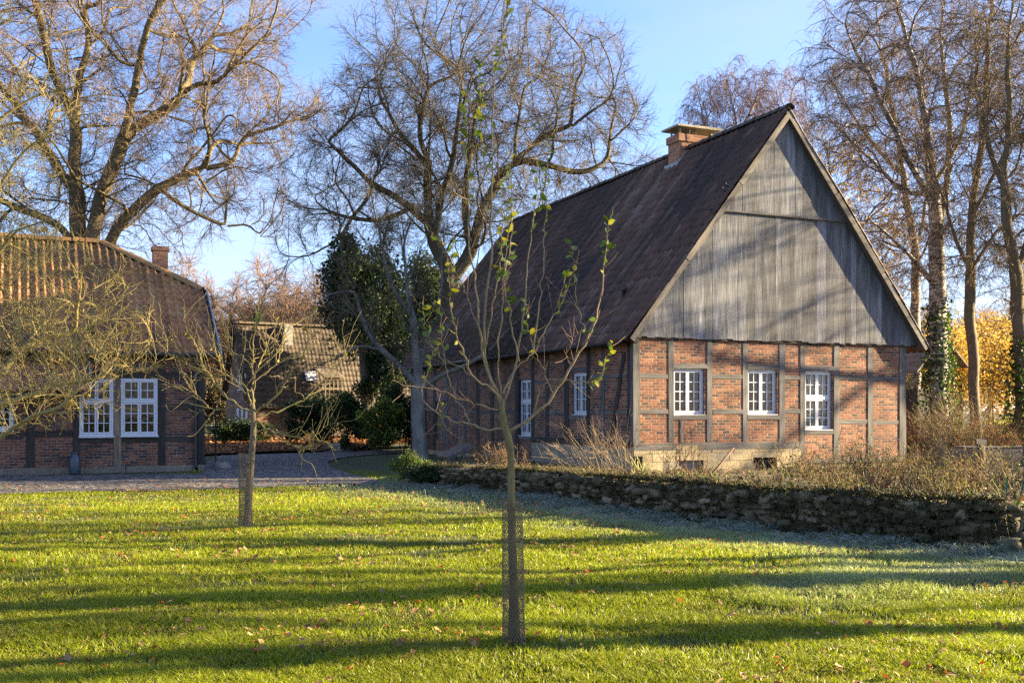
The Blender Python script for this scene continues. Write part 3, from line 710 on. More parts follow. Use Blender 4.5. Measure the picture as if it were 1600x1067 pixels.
# bargeboards
OV = .34
for sgn in (-1, 1):
    e = C0 + U * (TA + sgn * 5.13) + Z * (RZ - SLO * 5.13); top = C0 + U * TA + Z * RZ; d = top - e; nn = nz(np.cross(d, NF)) * (1 if sgn < 0 else -1)
    if nn[2] < 0: nn = -nn
    for k in range(3):
        mb = MB(); f0, f1 = k / 3, (k + 1) / 3 - .003
        box(mb, e + d * f0 + NF * (OV - .03 + .008 * (k % 2)) - nn * .165, d * (f1 - f0), nn * .155, NF * .03, (.40, .385, .36), jit=.003); mb.build("bargeboard", M['verge'], house)
    mb = MB(); box(mb, e + NF * -.05 - nn * .14, d, nn * .06, NF * (OV + .02), (.42, .38, .34)); mb.build("verge_rafter", M['timber'], house)
# roof
def roof_side(sgn, seed):
    e = C0 + U * (TA + sgn * 5.2) + Z * (RZ - SLO * 5.2); top = C0 + U * TA + Z * RZ; b = nz(top - e); L = np.linalg.norm(top - e)
    o = e + NF * OV; a = V; n = nz(np.cross(a, b)); n = n if n[2] > 0 else -n
    if sgn > 0: pass
    mb = tile_roof(o + n * .0, a, b, n, HL + OV + .3, L, .26, .34, None, .25, seed, amp=.085, nc=11, lip=.012)
    base = MB(); base.add([o - n * .02, o + V * (HL + OV + .3) - n * .02, o + V * (HL + OV + .3) + b * L - n * .02, o + b * L - n * .02], [[0, 1, 2, 3]], None, (.2, .1, .3))
    return mb, base
roof_mb = MB(True)
for sgn in (-1, 1):
    m1, m2 = roof_side(sgn, 11 + sgn); roof_mb.join(m1); roof_mb.join(m2)
ridge_tiles(roof_mb, C0 + U * TA + Z * (RZ + .03) + NF * OV, C0 + U * TA + Z * (RZ + .03) + V * (HL + .2), .15, .38, (.35, .75, .5))
roof = roof_mb.build("roof", M['tile_dark'], house)
# chimney
mb = MB(); cu0, cu1, cs0, cs1, cz0, cz1 = TA - .36, TA + 1.0, 4.77, 5.45, 8.0, 10.42
def brickbox(mb, u0, u1, s0, s1, z0, z1):
    p = lambda u, s, z: C0 + U * u + V * s + Z * z
    for (a, b, o) in (((u0, s0), (u1, s0), 0), ((u1, s0), (u1, s1), 3), ((u1, s1), (u0, s1), 6), ((u0, s1), (u0, s0), 9)):
        l = math.hypot(b[0] - a[0], b[1] - a[1])
        mb.add([p(*a, z0), p(*b, z0), p(*b, z1), p(*a, z1)], [[0, 1, 2, 3]], None, None, [(o, z0, 0), (o + l, z0, 0), (o + l, z1, 0), (o, z1, 0)])
    mb.add([p(u0, s0, z1), p(u1, s0, z1), p(u1, s1, z1), p(u0, s1, z1)], [[0, 1, 2, 3]]); mb.add([p(u0, s0, z0), p(u0, s1, z0), p(u1, s1, z0), p(u1, s0, z0)], [[0, 1, 2, 3]])
brickbox(mb, cu0, cu1, cs0, cs1, cz0, cz1); brickbox(mb, cu0 - .05, cu1 + .05, cs0 - .05, cs1 + .05, cz1 + .003, cz1 + .24)
ch = mb.build("chimney", M['brick_red'], roof)
mb = MB()
p = lambda u, s, z: C0 + U * u + V * s + Z * z
for (u, s) in ((cu0 + .08, cs0 + .08), (cu1 - .08, cs0 + .08), (cu0 + .08, cs1 - .08), (cu1 - .08, cs1 - .08), ((cu0 + cu1) / 2, cs0 + .08)): box(mb, p(u - .03, s - .03, cz1 + .24), U * .05, V * .05, Z * .2)
box(mb, p(cu0 - .16, cs0 - .16, cz1 + .44), U * (cu1 - cu0 + .32), V * (cs1 - cs0 + .32), Z * .07, jit=.006); mb.build("chimney_cap", M['cap'], roof)
mb = MB(); tubes(mb, [p(cu0 + .33, cs0 - .06, cz1 - .5), p(cu0 + .33, cs0 - .08, cz1 + .2), p(cu0 + .34, cs0 - .1, cz1 + 1.0)], .012, 5); mb.build("aerial_rod", M['wire'], roof)
mb = MB()
for (ua, ub) in ((cu0 - .1, cu0 - .004),):
    zz = lambda u: RZ - SLO * abs(u - TA); box(mb, p(ua, cs0 - .08, zz(ua) + .0), U * .1, V * (cs1 - cs0 + .16), Z * .18)
box(mb, p(cu0 - .05, cs0 - .1, RZ - SLO * .4 - .02), U * .42 + Z * .5, V * .09, Z * .16); mb.build("flashing", M['lead'], roof)
# roof vent pipe near the eave
e = C0 + U * (TA - 4.2) + V * 1.6 + Z * (RZ - SLO * 4.2); mb = MB(True); tubes(mb, [e, e + Z * .3, e + Z * .31], [.06, .06, .085], 8); tubes(mb, [e + Z * .3, e + Z * .42], [.095, .07], 8, cap=True); mb.build("roof_vent", M['black'], roof)
mb = MB(True); o = C0 + U * -.42 + Z * 3.52 + NF * .2
tubes(mb, [o, o + V * 9.6, o + V * 19.4], .055, 8); mb.build("gutter", M['black'], house)
# birds on the bargeboard
def bird(loc, d, label):
    mb = MB(True); l = A(loc); d = nz(A(d)); k = np.linspace(0, 1, 9)
    tubes(mb, [l + d * (x - .5) * .26 + Z * (.10 + .05 * x) for x in k], [.004, .016, .034, .048, .05, .044, .026, .028, .006], 8)
    h = l + d * .13 + Z * .2; tubes(mb, [h - d * .03, h, h + d * .035, h + d * .075], [.01, .034, .024, .003], 8)
    for s in (-1, 1): tubes(mb, [l + A([s * .015, 0, .09]), l + A([s * .015, 0, -.01])], .004, 4)
    tag(mb.build("bird", M['bird'], off=l), label, "bird")
for x, y, lb in ((1279, 251, "black bird perched on the right gable edge near the top"), (1131, 300, "black bird highest of those on the left gable edge"), (1126, 307, "lower of the two black birds on the left gable edge")):
    t, z_ = ft(x, y); sgn = 1 if t > TA else -1
    bird(C0 + U * (TA + sgn * (abs(t - TA))) + NF * (OV * .8) + Z * (roof_z(t) + .05), U * sgn, lb)

# ------------------------------------------------------------------ the smaller brick house on the left
lh = thing("brick_house", "low half-timbered brick house with white windows and a sunlit mossy pantile roof", "house", L0)
nF = -cV
def lt(x, y):
    k = (x - 800) / F; t = (30.5 * k - L0[0]) / (cU[0] - cU[1] * k); return t, EYE - (y - HY) / F * (30.5 + cU[1] * t)
def lwin(x0, x1, y0, y1): xm = (x0 + x1) / 2; return lt(x0, 0)[0], lt(x1, 0)[0], lt(xm, y1)[1], lt(xm, y0)[1]
LA = lwin(189, 246, 591.5, 680); LB = lwin(124, 177, 591.5, 681); LC = lwin(-32, 21, 597, 672)
LW, LD, LE = 22.0, 8.4, 3.32
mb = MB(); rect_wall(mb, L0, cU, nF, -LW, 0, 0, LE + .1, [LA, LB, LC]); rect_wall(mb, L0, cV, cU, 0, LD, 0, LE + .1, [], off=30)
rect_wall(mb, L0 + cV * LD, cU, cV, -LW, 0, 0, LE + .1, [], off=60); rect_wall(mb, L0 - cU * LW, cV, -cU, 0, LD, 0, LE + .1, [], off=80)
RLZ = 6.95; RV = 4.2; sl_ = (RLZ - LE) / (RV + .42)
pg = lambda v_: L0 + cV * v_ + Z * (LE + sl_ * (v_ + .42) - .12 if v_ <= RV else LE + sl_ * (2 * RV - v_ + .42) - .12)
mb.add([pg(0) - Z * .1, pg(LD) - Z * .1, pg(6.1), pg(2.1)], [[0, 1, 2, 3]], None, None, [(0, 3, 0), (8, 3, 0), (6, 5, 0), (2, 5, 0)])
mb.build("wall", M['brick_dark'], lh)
for xa, xb, y1 in ((309, 320, 736), (247, 258, 736), (177, 188.5, 736), (113, 123.5, 738), (41, 54, 740), (-40, -30, 742)):
    a, b = lt(xa, 0)[0], lt(xb, 0)[0]; beam(lh, "post", L0, cU, nF, a, b, .16, LE, 'timber_dark' if xa != 177 else 'oldwood', .02)
for xa, xb, y0, y1 in ((258, 309, 631, 640.5), (258, 309, 681.5, 690), (123.5, 177, 681.5, 691), (188.5, 247, 681.5, 691), (54, 113, 673, 683), (-30, 41, 673, 683)):
    a, b = lt(xa, 0)[0], lt(xb, 0)[0]; beam(lh, "rail", L0, cU, nF, a, b, lt((xa + xb) / 2, y1)[1], lt((xa + xb) / 2, y0)[1], 'timber_dark', .012)
beam(lh, "head_beam", L0, cU, nF, -LW, 0, lt(220, 590.5)[1], lt(220, 580.5)[1], 'timber_dark', .03)
beam(lh, "plate_beam", L0, cU, nF, -LW, .1, LE - .14, LE + .04, 'timber_dark', .05)
mb = MB(); x = -LW
while x < 0:
    l = min(R.uniform(.6, 1.3), -x); c = A([.24, .2, .15]) * R.uniform(.7, 1.15); box(mb, L0 + cU * x + Z * -.1 - nF * .1, cU * (l - .01), nF * (.15 + R.uniform(0, .02)), Z * .27, c, jit=.004); x += l
mb.build("plinth", M['ashlar'], lh)
for h in (LA, LB, LC): window(lh, L0, cU, nF, *h, cols=2, rows=5, transom=.6, dep=.0)
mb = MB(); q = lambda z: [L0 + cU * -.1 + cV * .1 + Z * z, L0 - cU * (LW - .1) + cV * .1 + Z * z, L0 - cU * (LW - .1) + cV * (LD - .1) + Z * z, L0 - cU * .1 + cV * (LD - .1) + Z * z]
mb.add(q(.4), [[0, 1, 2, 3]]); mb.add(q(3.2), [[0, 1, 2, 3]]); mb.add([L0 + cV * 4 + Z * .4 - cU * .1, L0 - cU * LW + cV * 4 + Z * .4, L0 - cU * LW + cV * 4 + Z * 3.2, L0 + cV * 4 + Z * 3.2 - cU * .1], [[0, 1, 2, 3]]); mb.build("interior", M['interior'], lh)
# roof with a half hip
eo = L0 + nF * .42 + Z * LE; bdir = nz(cV * (RV + .42) + Z * (RLZ - LE)); Lb = math.hypot(RV + .42, RLZ - LE); nL = nz(np.cross(cU, bdir)); T1 = .38
hb = Lb * (2.15 + .42) / (RV + .42); HIPT = -2.45
poly = [(0, -1), (LW + T1, -1), (LW + T1, hb), (LW + HIPT, Lb), (0, Lb)]
rm = tile_roof(eo - cU * LW, cU, bdir, nL, LW + T1, Lb, .225, .315, poly, .75, 21, amp=.075, nc=11)
# back slope and hip
eb = L0 + cV * (LD + .42) + Z * LE; bb2 = nz(-cV * (RV + .42) + Z * (RLZ - LE)); n2 = nz(np.cross(bb2, cU)); n2 = n2 if n2[2] > 0 else -n2
rm.join(tile_roof(eb - cU * LW, cU, bb2, n2, LW + T1, Lb, .3, .4, poly, .5, 22, nc=5))
h0 = eo + cU * T1 + bdir * hb; h1 = eb + cU * T1 + bb2 * hb; hr = L0 + cU * HIPT + cV * RV + Z * RLZ
bm_ = nz(hr - (h0 + h1) / 2); nh = nz(np.cross(nz(h1 - h0), bm_)); nh = nh if nh[2] > 0 else -nh; Lh = np.linalg.norm(h1 - h0); Hh = np.linalg.norm(hr - (h0 + h1) / 2)
rm.join(tile_roof(h0, nz(h1 - h0), bm_, nh, Lh, Hh, .225, .315, [(0, -1), (Lh, -1), (Lh, 0), (Lh / 2, Hh), (0, 0)], .5, 23))
for (o_, b_, n_) in ((eo, bdir, nL), (eb, bb2, n2)):
    k = [o_ - cU * LW, o_ + cU * T1, o_ + cU * T1 + b_ * hb, o_ + cU * HIPT + b_ * Lb, o_ - cU * LW + b_ * Lb]; k = [x - n_ * .03 for x in k]; rm.add(k, [[0, 1, 2, 4]], [[4, 2, 3]], (.1, .1, .1))
rm.add([h0 - nh * .03, h1 - nh * .03, hr - nh * .03], None, [[0, 1, 2]], (.1, .1, .1))
ridge_tiles(rm, L0 - cU * LW + cV * RV + Z * (RLZ + .04), hr + Z * .04, .15, .36, (.6, .95, .5), 5); ridge_tiles(rm, hr + Z * .03, h0 + nL * .05, .14, .34, (.5, .8, .5), 6); ridge_tiles(rm, hr + Z * .03, h1 + n2 * .05, .14, .34, (.5, .8, .5), 7)
lroof = rm.build("roof", M['tile_red'], lh)
# chimney behind the hip
k = P(250, 400, 38.5); mb = MB()
def bbox(mb, c, ux, vy, hx, hy, z0, z1):
    for (a, b, o) in ((( -hx, -hy), (hx, -hy), 0), ((hx, -hy), (hx, hy), 3), ((hx, hy), (-hx, hy), 6), ((-hx, hy), (-hx, -hy), 9)):
        l = math.hypot(b[0] - a[0], b[1] - a[1]); f = lambda q_, z: A([c[0], c[1], 0]) + ux * q_[0] + vy * q_[1] + Z * z
        mb.add([f(a, z0), f(b, z0), f(b, z1), f(a, z1)], [[0, 1, 2, 3]], None, None, [(o, z0, 0), (o + l, z0, 0), (o + l, z1, 0), (o, z1, 0)])
    mb.add([f((-hx, -hy), z1), f((hx, -hy), z1), f((hx, hy), z1), f((-hx, hy), z1)], [[0, 1, 2, 3]])
zc = P(250, 386, 38.5)[2]; bbox(mb, k, cU, cV, .25, .25, 3.6, zc); bbox(mb, k, cU, cV, .29, .29, zc - .16, zc - .02); mb.build("chimney", M['brick_red'], lroof)
# verge board, gutter, downpipe, porch roof
mb = MB(); e = eo + cU * (T1 + .01); box(mb, e - nL * .16 - bdir * .1, bdir * (hb + .1), nL * .27, cU * .03, (.62, .7, .8)); M['greyblue'] = plain("grey_blue_paint", (.28, .33, .40), .5, nscale=6); mb.build("verge_board", M['greyblue'], lh)
mb = MB(True); g0 = eo - Z * .03 + nF * .03; tubes(mb, [g0 - cU * 3.95, g0 - cU * 1.5, g0 + cU * T1], .06, 8); lg = mb.build("gutter", M['black'], lh)
dx = lt(305, 0)[0]; d0 = L0 + cU * dx + nF * .1; mb = MB(True)
tubes(mb, spline([g0 + cU * dx, g0 + cU * dx - Z * .12, d0 + Z * (LE - .35), d0 + Z * (LE - .6), d0 + Z * 1.5, d0 + Z * .2, d0 + Z * .1 + nF * .05, d0 + Z * .05 + nF * .16], 24), .05, 8); mb.build("downpipe", M['black'], lh)
px0, px1 = lt(30, 0)[0], lt(138, 0)[0]; pz = lt(90, 612)[1]
pb = nz(cV * .75 + Z * .62); pn = nz(np.cross(cU, pb)); po = L0 + nF * .95 + cU * (px0 - 3) + Z * (pz)
mb = tile_roof(po, cU, pb, pn, px1 - px0 + 3, 1.25, .225, .315, None, .3, 31, amp=.05); mb.add([po - pn * .03, po + cU * (px1 - px0 + 3) - pn * .03, po + cU * (px1 - px0 + 3) + pb * 1.25 - pn * .03, po + pb * 1.25 - pn * .03], [[0, 1, 2, 3]], None, (.1, .1, .1)); mb.build("porch_roof", M['tile_red'], lh)
mb = MB(); e = po + cU * (px1 - px0 + 3.0); box(mb, e - pn * .16, pb * 1.25, pn * .24, cU * .03, (.5, .5, .5)); mb.build("verge_board", M['greyblue'], lh)
mb = MB(); box(mb, po - Z * .14, cU * (px1 - px0 + 3), cV * .1, Z * .1, (.4, .4, .4)); mb.build("porch_beam", M['timber_dark'], lh)

# ------------------------------------------------------------------ farther house in the gap
Yb = 56.0; bh = thing("background_house", "brown tiled brick house far behind the gap, with white windows in its gable", "house", P(395, 694, Yb))
bu = nz(A([.87, .5, 0])); bv_ = A([-bu[1], bu[0], 0]); o0 = P(389, 645, Yb); o0[2] = 0
EB, RB = 2.35, 6.5; DB = 5.0; LBk = 7.6
mb = MB(); rect_wall(mb, o0, bu, -bv_, 0, LBk, 0, EB, [])
GW = [(.55, .95, 2.9, 3.75), (1.35, 1.75, 2.9, 3.75), (.2, .6, 1.0, 1.9), (1.05, 1.45, 1.0, 1.9), (1.9, 2.3, 1.0, 1.9)]
gd = nz(A([-.5, .87, 0])); gl = 4.6; gn = A([-gd[1], gd[0], 0]); gn = gn if gn[1] < 0 else -gn
rect_wall(mb, o0, gd, gn, 0, gl, 0, EB, [h for h in GW if h[3] < EB])
# gable triangle as brick rows with the two upper windows let in as frames
apex = o0 + gd * gl / 2 + Z * RB
mb.add([o0 + Z * EB, o0 + gd * gl + Z * EB, apex], None, [[0, 1, 2]], None, [(0, EB, 0), (gl, EB, 0), (gl / 2, RB, 0)])
mb.build("wall", M['brick_dark'], bh)
for h in GW: window(bh, o0 + gn * (.03 if h[3] > EB else 0), gd, gn, *h, cols=1, rows=3, dep=.0)
ra = o0 + (gd * 0) + gn * .25; r1 = apex + gn * .25 + Z * .05
along = bu; b1 = nz(r1 - (o0 + gn * .25 + Z * EB - 0)); nb_ = nz(np.cross(along, b1)); nb_ = nb_ if nb_[2] > 0 else -nb_
ev = o0 + gn * .25 + Z * EB - b1 * .45; Lr = np.linalg.norm(r1 - ev)
tb = tile_roof(ev, along, b1, nb_, 8.2, Lr, .22, .34, None, .4, 41, amp=.02, nc=5); tb.add([ev - nb_ * .03, ev + along * 8.2 - nb_ * .03, r1 + along * 8.2 - nb_ * .03, r1 - nb_ * .03], [[0, 1, 2, 3]], None, (.3, .1, .1))
e2 = o0 + gd * gl + gn * .25 + Z * EB; tb.add([e2, r1, r1 + along * 8.2, e2 + along * 8.2], [[0, 1, 2, 3]], None, (.3, .1, .1))
r3 = ev + along * 7.4; b3 = nz(b1 + along * .25); tb.join(tile_roof(r3 + nb_ * .06, along, b3, nb_, 3.4, Lr * .93, .22, .34, None, .4, 42, amp=.02, nc=5)); tb.add([r3, r3 + along * 3.4, r3 + along * 3.4 + b3 * Lr * .93, r3 + b3 * Lr * .93], [[0, 1, 2, 3]], None, (.2, .1, .1))
ridge_tiles(tb, r1 + Z * .03, r1 + along * 8.2 + Z * .03, .14, .36, (.7, .6, .5)); brf = tb.build("roof", M['tile_far'], bh)
mb = MB(); c = P(449, 512, 59); bbox(mb, c, bu, bv_, .24, .24, 5.2, 6.55); mb.build("chimney", M['concrete'], brf)
mb = MB(); c = ev + along * 3.55 + b1 * 1.6 + nb_ * .1; box(mb, c, along * .6, b1 * .6, nb_ * .06); mb.build("skylight", M['white'], brf)
for f, s in ((GW[0], 0),):
    mb = MB(); box(mb, o0 + gn * .22 + Z * EB - gd * .3, (apex - o0 - Z * EB) * 1.03, gn * .05, Z * .16, (.4, .4, .4)); mb.build("bargeboard", M['timber_dark'], bh)
    mb = MB(); box(mb, o0 + gn * .22 + gd * (gl + .1) + Z * EB, (apex - o0 - gd * gl - Z * EB) * 1.0, gn * .05, Z * .16, (.4, .4, .4)); mb.build("bargeboard", M['timber_dark'], bh)
# white conservatory with glazing at its right
cs = thing("conservatory", "small white glazed porch half hidden at the right of the far house", "conservatory", P(524, 690, 54)); c = P(508, 610, 54); c[2] = 0
mb = MB()
for i in range(5): box(mb, c + bu * i * .22 + Z * .5, bu * .05, bv_ * .05, Z * 2.9)
for z_ in (.5, 2.3, 2.85, 3.4): box(mb, c + Z * z_ - bv_ * .003, bu * .93, bv_ * .056, Z * .06)
mb.build("frame", M['oldwood'], cs); mb = MB(); mb.add([c + bv_ * .03 + Z * .5, c + bv_ * .03 + bu * .93 + Z * .5, c + bv_ * .03 + bu * .93 + Z * 3.4, c + bv_ * .03 + Z * 3.4], [[0, 1, 2, 3]]); mb.build("pane", M['glass'], cs)  # frame and roof take a dark wood colour in place of shade
mb = MB(); box(mb, c + Z * 3.46 - bv_ * .15 - bu * .1, bu * 1.1, bv_ * 1.6 + Z * .5, Z * .06); mb.build("roof", M['oldwood'], cs); mb = MB(); box(mb, c - bu * .05, bu * 1.0, bv_ * .2, Z * .49); mb.build("base", M['brick_dark'], cs)
# ------------------------------------------------------------------ trees
class Skel:
    def __init__(s): s.p = []; s.par = []
    def add(s, pts, par):
        for q in pts: s.p.append(A(q, float)); s.par.append(par); par = len(s.p) - 1
        return par
def colonize(lines, att, step, di, dk, rng, iters=90, jit=.25, trop=(0, 0, 0), wig=.0, fixed_jit=.0):
    """grow a skeleton from traced limbs into a cloud of crown points"""
    sk = Skel()
    for i, l in enumerate(lines):
        l = A(l, float); L = np.linalg.norm(np.diff(l, axis=0), axis=1).sum(); pts = spline(l, max(3, int(L / step) + 1))
        if fixed_jit: pts[1:] += rng.normal(0, fixed_jit, pts[1:].shape) * np.linspace(.3, 1, len(pts) - 1)[:, None]
        if i == 0: sk.add(pts, -1)
        else:
            d = np.linalg.norm(A(sk.p) - pts[0], axis=1); sk.add(pts[1:], int(d.argmin()))
    nodes = A(sk.p); par = list(sk.par); att = A(att); trop = A(trop)
    near = np.full(len(att), -1); nd = np.full(len(att), 1e9); alive = np.ones(len(att), bool)
    def upd(new, i0):
        a = att[alive]; 
        if not len(a) or not len(new): return
        for c0 in range(0, len(new), 400):
            nw = new[c0:c0 + 400]; d = np.sqrt(((a[:, None] - nw[None]) ** 2).sum(-1)); j = d.argmin(1); dm = d[np.arange(len(a)), j]
            ii = np.flatnonzero(alive); m = dm < nd[ii]; nd[ii[m]] = dm[m]; near[ii[m]] = i0 + c0 + j[m]
        alive[nd < dk] = False
    upd(nodes, 0); used = {}
    for it in range(iters):
        m = alive & (nd < di)
        if not m.any():
            if it < 5 and alive.any(): di *= 1.5; continue
            break
        n = near[m]; dirs = nz(att[m] - nodes[n]); un, inv = np.unique(n, return_inverse=True)
        acc = np.zeros((len(un), 3)); np.add.at(acc, inv, dirs); acc = nz(nz(acc) + rng.normal(0, jit, acc.shape) + trop)
        pd = nodes[un] - nodes[A([max(par[u], 0) for u in un])]; acc = nz(acc + .45 * nz(pd))
        keep = []
        for k, u in enumerate(un):
            c = used.setdefault(int(u), [])
            if len(c) >= 3 or any(acc[k] @ e > .93 for e in c): continue
            c.append(acc[k]); keep.append(k)
        if not keep: break
        keep = A(keep); new = nodes[un[keep]] + acc[keep] * step; i0 = len(nodes)
        nodes = np.concatenate([nodes, new]); par += [int(x) for x in un[keep]]
        upd(new, i0)
        if len(nodes) > 15000: break
    if wig:
        nodes[1:] += (np.stack([vnoise(nodes[1:, 0] * 1.1 + s * 7, nodes[1:, 2] * 1.1 + nodes[1:, 1], s) for s in range(3)], 1) - .5) * wig
    return nodes, A(par)
def radii(par, r0, R0):
    n = len(par); lo, hi = 1.4, 4.5
    def run(e):
        w_ = np.zeros(n)
        for i in range(n - 1, -1, -1):
            if w_[i] == 0: w_[i] = r0 ** e
            if par[i] >= 0: w_[par[i]] += w_[i]
        return w_ ** (1 / e)
    for _ in range(9):
        m = (lo + hi) / 2; r = run(m)
        if r[0] > R0: lo = m
        else: hi = m
    return r
def chains(nodes, par, rad):
    n = len(par); kids = [[] for _ in range(n)]
    for i in range(n):
        if par[i] >= 0: kids[par[i]].append(i)
    out = []; stack = [(0, -1)]
    while stack:
        s, pr = stack.pop(); ids = [] if pr < 0 else [pr]; c = s
        while True:
            ids.append(c); k = kids[c]
            if not k: break
            k = sorted(k, key=lambda q: -rad[q]); stack += [(q, c) for q in k[1:]]; c = k[0]
        out.append((ids, pr))
    return out
def tree_mesh(nodes, par, rad, col, thin_col, thick=.05):
    trunk = MB(True); crown = MB(True)
    for ids, pr in chains(nodes, par, rad):
        if len(ids) < 2: continue
        p = nodes[ids].copy(); r = rad[ids].copy()
        if pr >= 0: r[0] = r[1]
        if len(ids) > 3: p[1:-1] = .5 * p[1:-1] + .25 * (p[2:] + p[:-2])
        big = r[0] > thick; k = 12 if r[0] > .18 else (8 if big else (5 if r[0] > .02 else 3))
        f = np.clip((r.max() - .01) / .08, 0, 1); c = A(col) * f + A(thin_col) * (1 - f)
        r[-1] *= .6
        tubes(trunk if big else crown, p, r, k, c * R.uniform(.85, 1.15))
    return trunk, crown
def twigs(mb, nodes, par, rad, rmax, per, L, rt, col, rng, droop=0.0, spread=.9, sub=2, subL=.45, jit=.18, centre=None, lim=60000, keepfn=None):
    ids = np.flatnonzero((rad < rmax) & (par >= 0))
    if keepfn is not None: ids = ids[keepfn(nodes[ids])]
    ids = np.repeat(ids, per); 
    if len(ids) > lim: ids = rng.choice(ids, lim, replace=False)
    n = len(ids); base = nodes[ids] + (nodes[par[ids]] - nodes[ids]) * rng.random((n, 1)); bd = nz(nodes[ids] - nodes[par[ids]])
    d = nz(bd + rng.normal(0, spread, (n, 3)) * .7 + (0 if centre is None else nz(nodes[ids] - centre) * .5))
    def grow(base, d, L, r, np_):
        n = len(base); P_ = np.zeros((n, np_, 3)); P_[:, 0] = base; st = (L / (np_ - 1))
        for k in range(1, np_):
            d = nz(d + rng.normal(0, jit, (n, 3)) + A([0, 0, -droop * k / np_]) ); P_[:, k] = P_[:, k - 1] + d * st[:, None]
        return P_, d
    Ls = L * rng.uniform(.5, 1.25, n); T, _ = grow(base, d, Ls, rt, 5)
    cj = A(col) * rng.uniform(.6, 1.3, (n, 1))
    tubes(mb, T, rt * np.linspace(1, .55, 5)[None] * np.ones((n, 1)), 3, cj)
    if sub:
        m = n * sub; ti = np.repeat(np.arange(n), sub); f = rng.uniform(.15, .95, m) * 4; k = np.minimum(f.astype(int), 3); fr = (f - k)[:, None]
        b2 = T[ti, k] * (1 - fr) + T[ti, k + 1] * fr; dd = nz(nz(T[ti, k + 1] - T[ti, k]) + rng.normal(0, .55, (m, 3)))
        T2, _ = grow(b2, dd, subL * rng.uniform(.4, 1.2, m), rt, 3); tubes(mb, T2, rt * .62 * np.linspace(1, .6, 3)[None] * np.ones((m, 1)), 3, cj[ti] * .95)
        return T, T2
    return T, T
def cloud(c, r, n, rng, bias=.45, zmin=None, lump=.25):
    d = nz(rng.normal(size=(n * 2, 3))); rr = rng.random(n * 2) ** bias
    a = np.arctan2(d[:, 1], d[:, 0]); f = 1 - lump + lump * 2 * vnoise(a * 1.6 + 9, d[:, 2] * 2.6, int(rng.integers(99)))
    p = A(c) + d * rr[:, None] * f[:, None] * A(r)
    if zmin is not None: p = p[p[:, 2] > zmin]
    return p[:n]
def bare_tree(name, label, cat, lines, clouds, R0, step=.34, di=2.6, dk=.62, bark='bark', col=(.12, .095, .07), thin=(.15, .12, .075), tw=dict(), seed=1, jit=.2, wig=.25, trop=(0, 0, .05), r0=.014, fj=.05, group=None, thick=.05, iters=90, twm='twig', sec=(.75, 3.2)):
    rng = np.random.default_rng(seed); base = A(lines[0][0])
    if sec:
        extra = []
        for li, l in enumerate(lines):
            s = spline(l, 40); Lt = np.linalg.norm(np.diff(s, axis=0), axis=1).sum(); m = max(2, int(Lt * sec[0]))
            for f in (np.arange(m) + rng.random(m)) / m * (.95 - (.42 if li == 0 else .12)) + (.42 if li == 0 else .12):
                i = min(int(f * 39), 38); d0 = nz(s[i + 1] - s[i]); d = nz(d0 * .55 + nz(rng.normal(size=3)) * .9 + A([0, 0, .35])); L = sec[1] * rng.uniform(.5, 1.1) * (1.15 - .6 * f); q = [s[i]]
                for k in range(6): d = nz(d + rng.normal(0, .2, 3) + A([0, 0, .06])); q.append(q[-1] + d * L / 6)
                extra.append(q)
        ex2 = []
        for q in extra:
            s = spline(q, 20); m = max(1, int(np.linalg.norm(s[-1] - s[0]) * sec[0] * 2.2))
            for f in rng.uniform(.2, .95, m):
                i = min(int(f * 19), 18); d = nz(nz(s[i + 1] - s[i]) * .8 + nz(rng.normal(size=3)) * .75 + A([0, 0, .15])); L = sec[1] * rng.uniform(.25, .5); r = [s[i]]
                for k in range(4): d = nz(d + rng.normal(0, .18, 3)); r.append(r[-1] + d * L / 4)
                ex2.append(r)
        lines = list(lines) + extra + ex2
    nodes, par = colonize(lines, np.concatenate(clouds), step, di, dk, rng, iters, jit, trop, wig, fj); rad = radii(par, r0, R0)
    rad = rad * (1 + .5 * np.exp(-(nodes[:, 2] - base[2]) / .35) * (rad > R0 * .7))
    t = thing(name, label, cat, base, group); tr, cr = tree_mesh(nodes, par, rad, col, thin, thick)
    k = dict(rmax=.03, per=3, L=.8, rt=.0055, col=(.13, .095, .06), rng=rng); k.update(tw); T, T2 = twigs(cr, nodes, par, rad, **k)
    tr.build("trunk", M[bark], t); cr.build("crown", M[twm], t)
    return t, nodes, par, rad, T2
def PL(pts, Y, rng=None, dy=0.0):
    """a traced limb: photo pixels at depth Y, leaning dy metres in depth from root to tip"""
    n = len(pts); return [P(x, y, Y + dy * i / max(n - 1, 1)) for i, (x, y) in enumerate(pts)]

# old oak behind the small house
Yo = 43.0
oak = [PL([(150, 700), (148, 560), (140, 440), (122, 350), (118, 250), (118, 169), (135, 67), (128, -40)], Yo),
       PL([(143, 450), (150, 350), (189, 230), (202, 186), (216, 101), (230, 50), (262, -40)], Yo, dy=-2.5),
       PL([(145, 430), (189, 351), (250, 294), (304, 267), (364, 250), (375, 223), (422, 199), (466, 182), (505, 150)], Yo, dy=1.5),
       PL([(196, 209), (243, 182), (297, 138), (341, 125), (381, 94), (422, 50), (440, -10)], Yo, dy=-3),
       PL([(297, 138), (300, 95), (330, 60), (350, 10)], Yo, dy=2), PL([(325, 258), (328, 215), (318, 180), (322, 120), (312, 60)], Yo, dy=-2),
       PL([(145, 420), (90, 350), (20, 320), (-60, 290), (-140, 270)], Yo, dy=-2), PL([(118, 300), (60, 220), (10, 150), (-60, 60)], Yo, dy=2.5),
       PL([(118, 200), (80, 110), (60, 20), (30, -60)], Yo, dy=-2), PL([(250, 294), (300, 330), (350, 350), (420, 345)], Yo, dy=2)]
rg = np.random.default_rng(51)
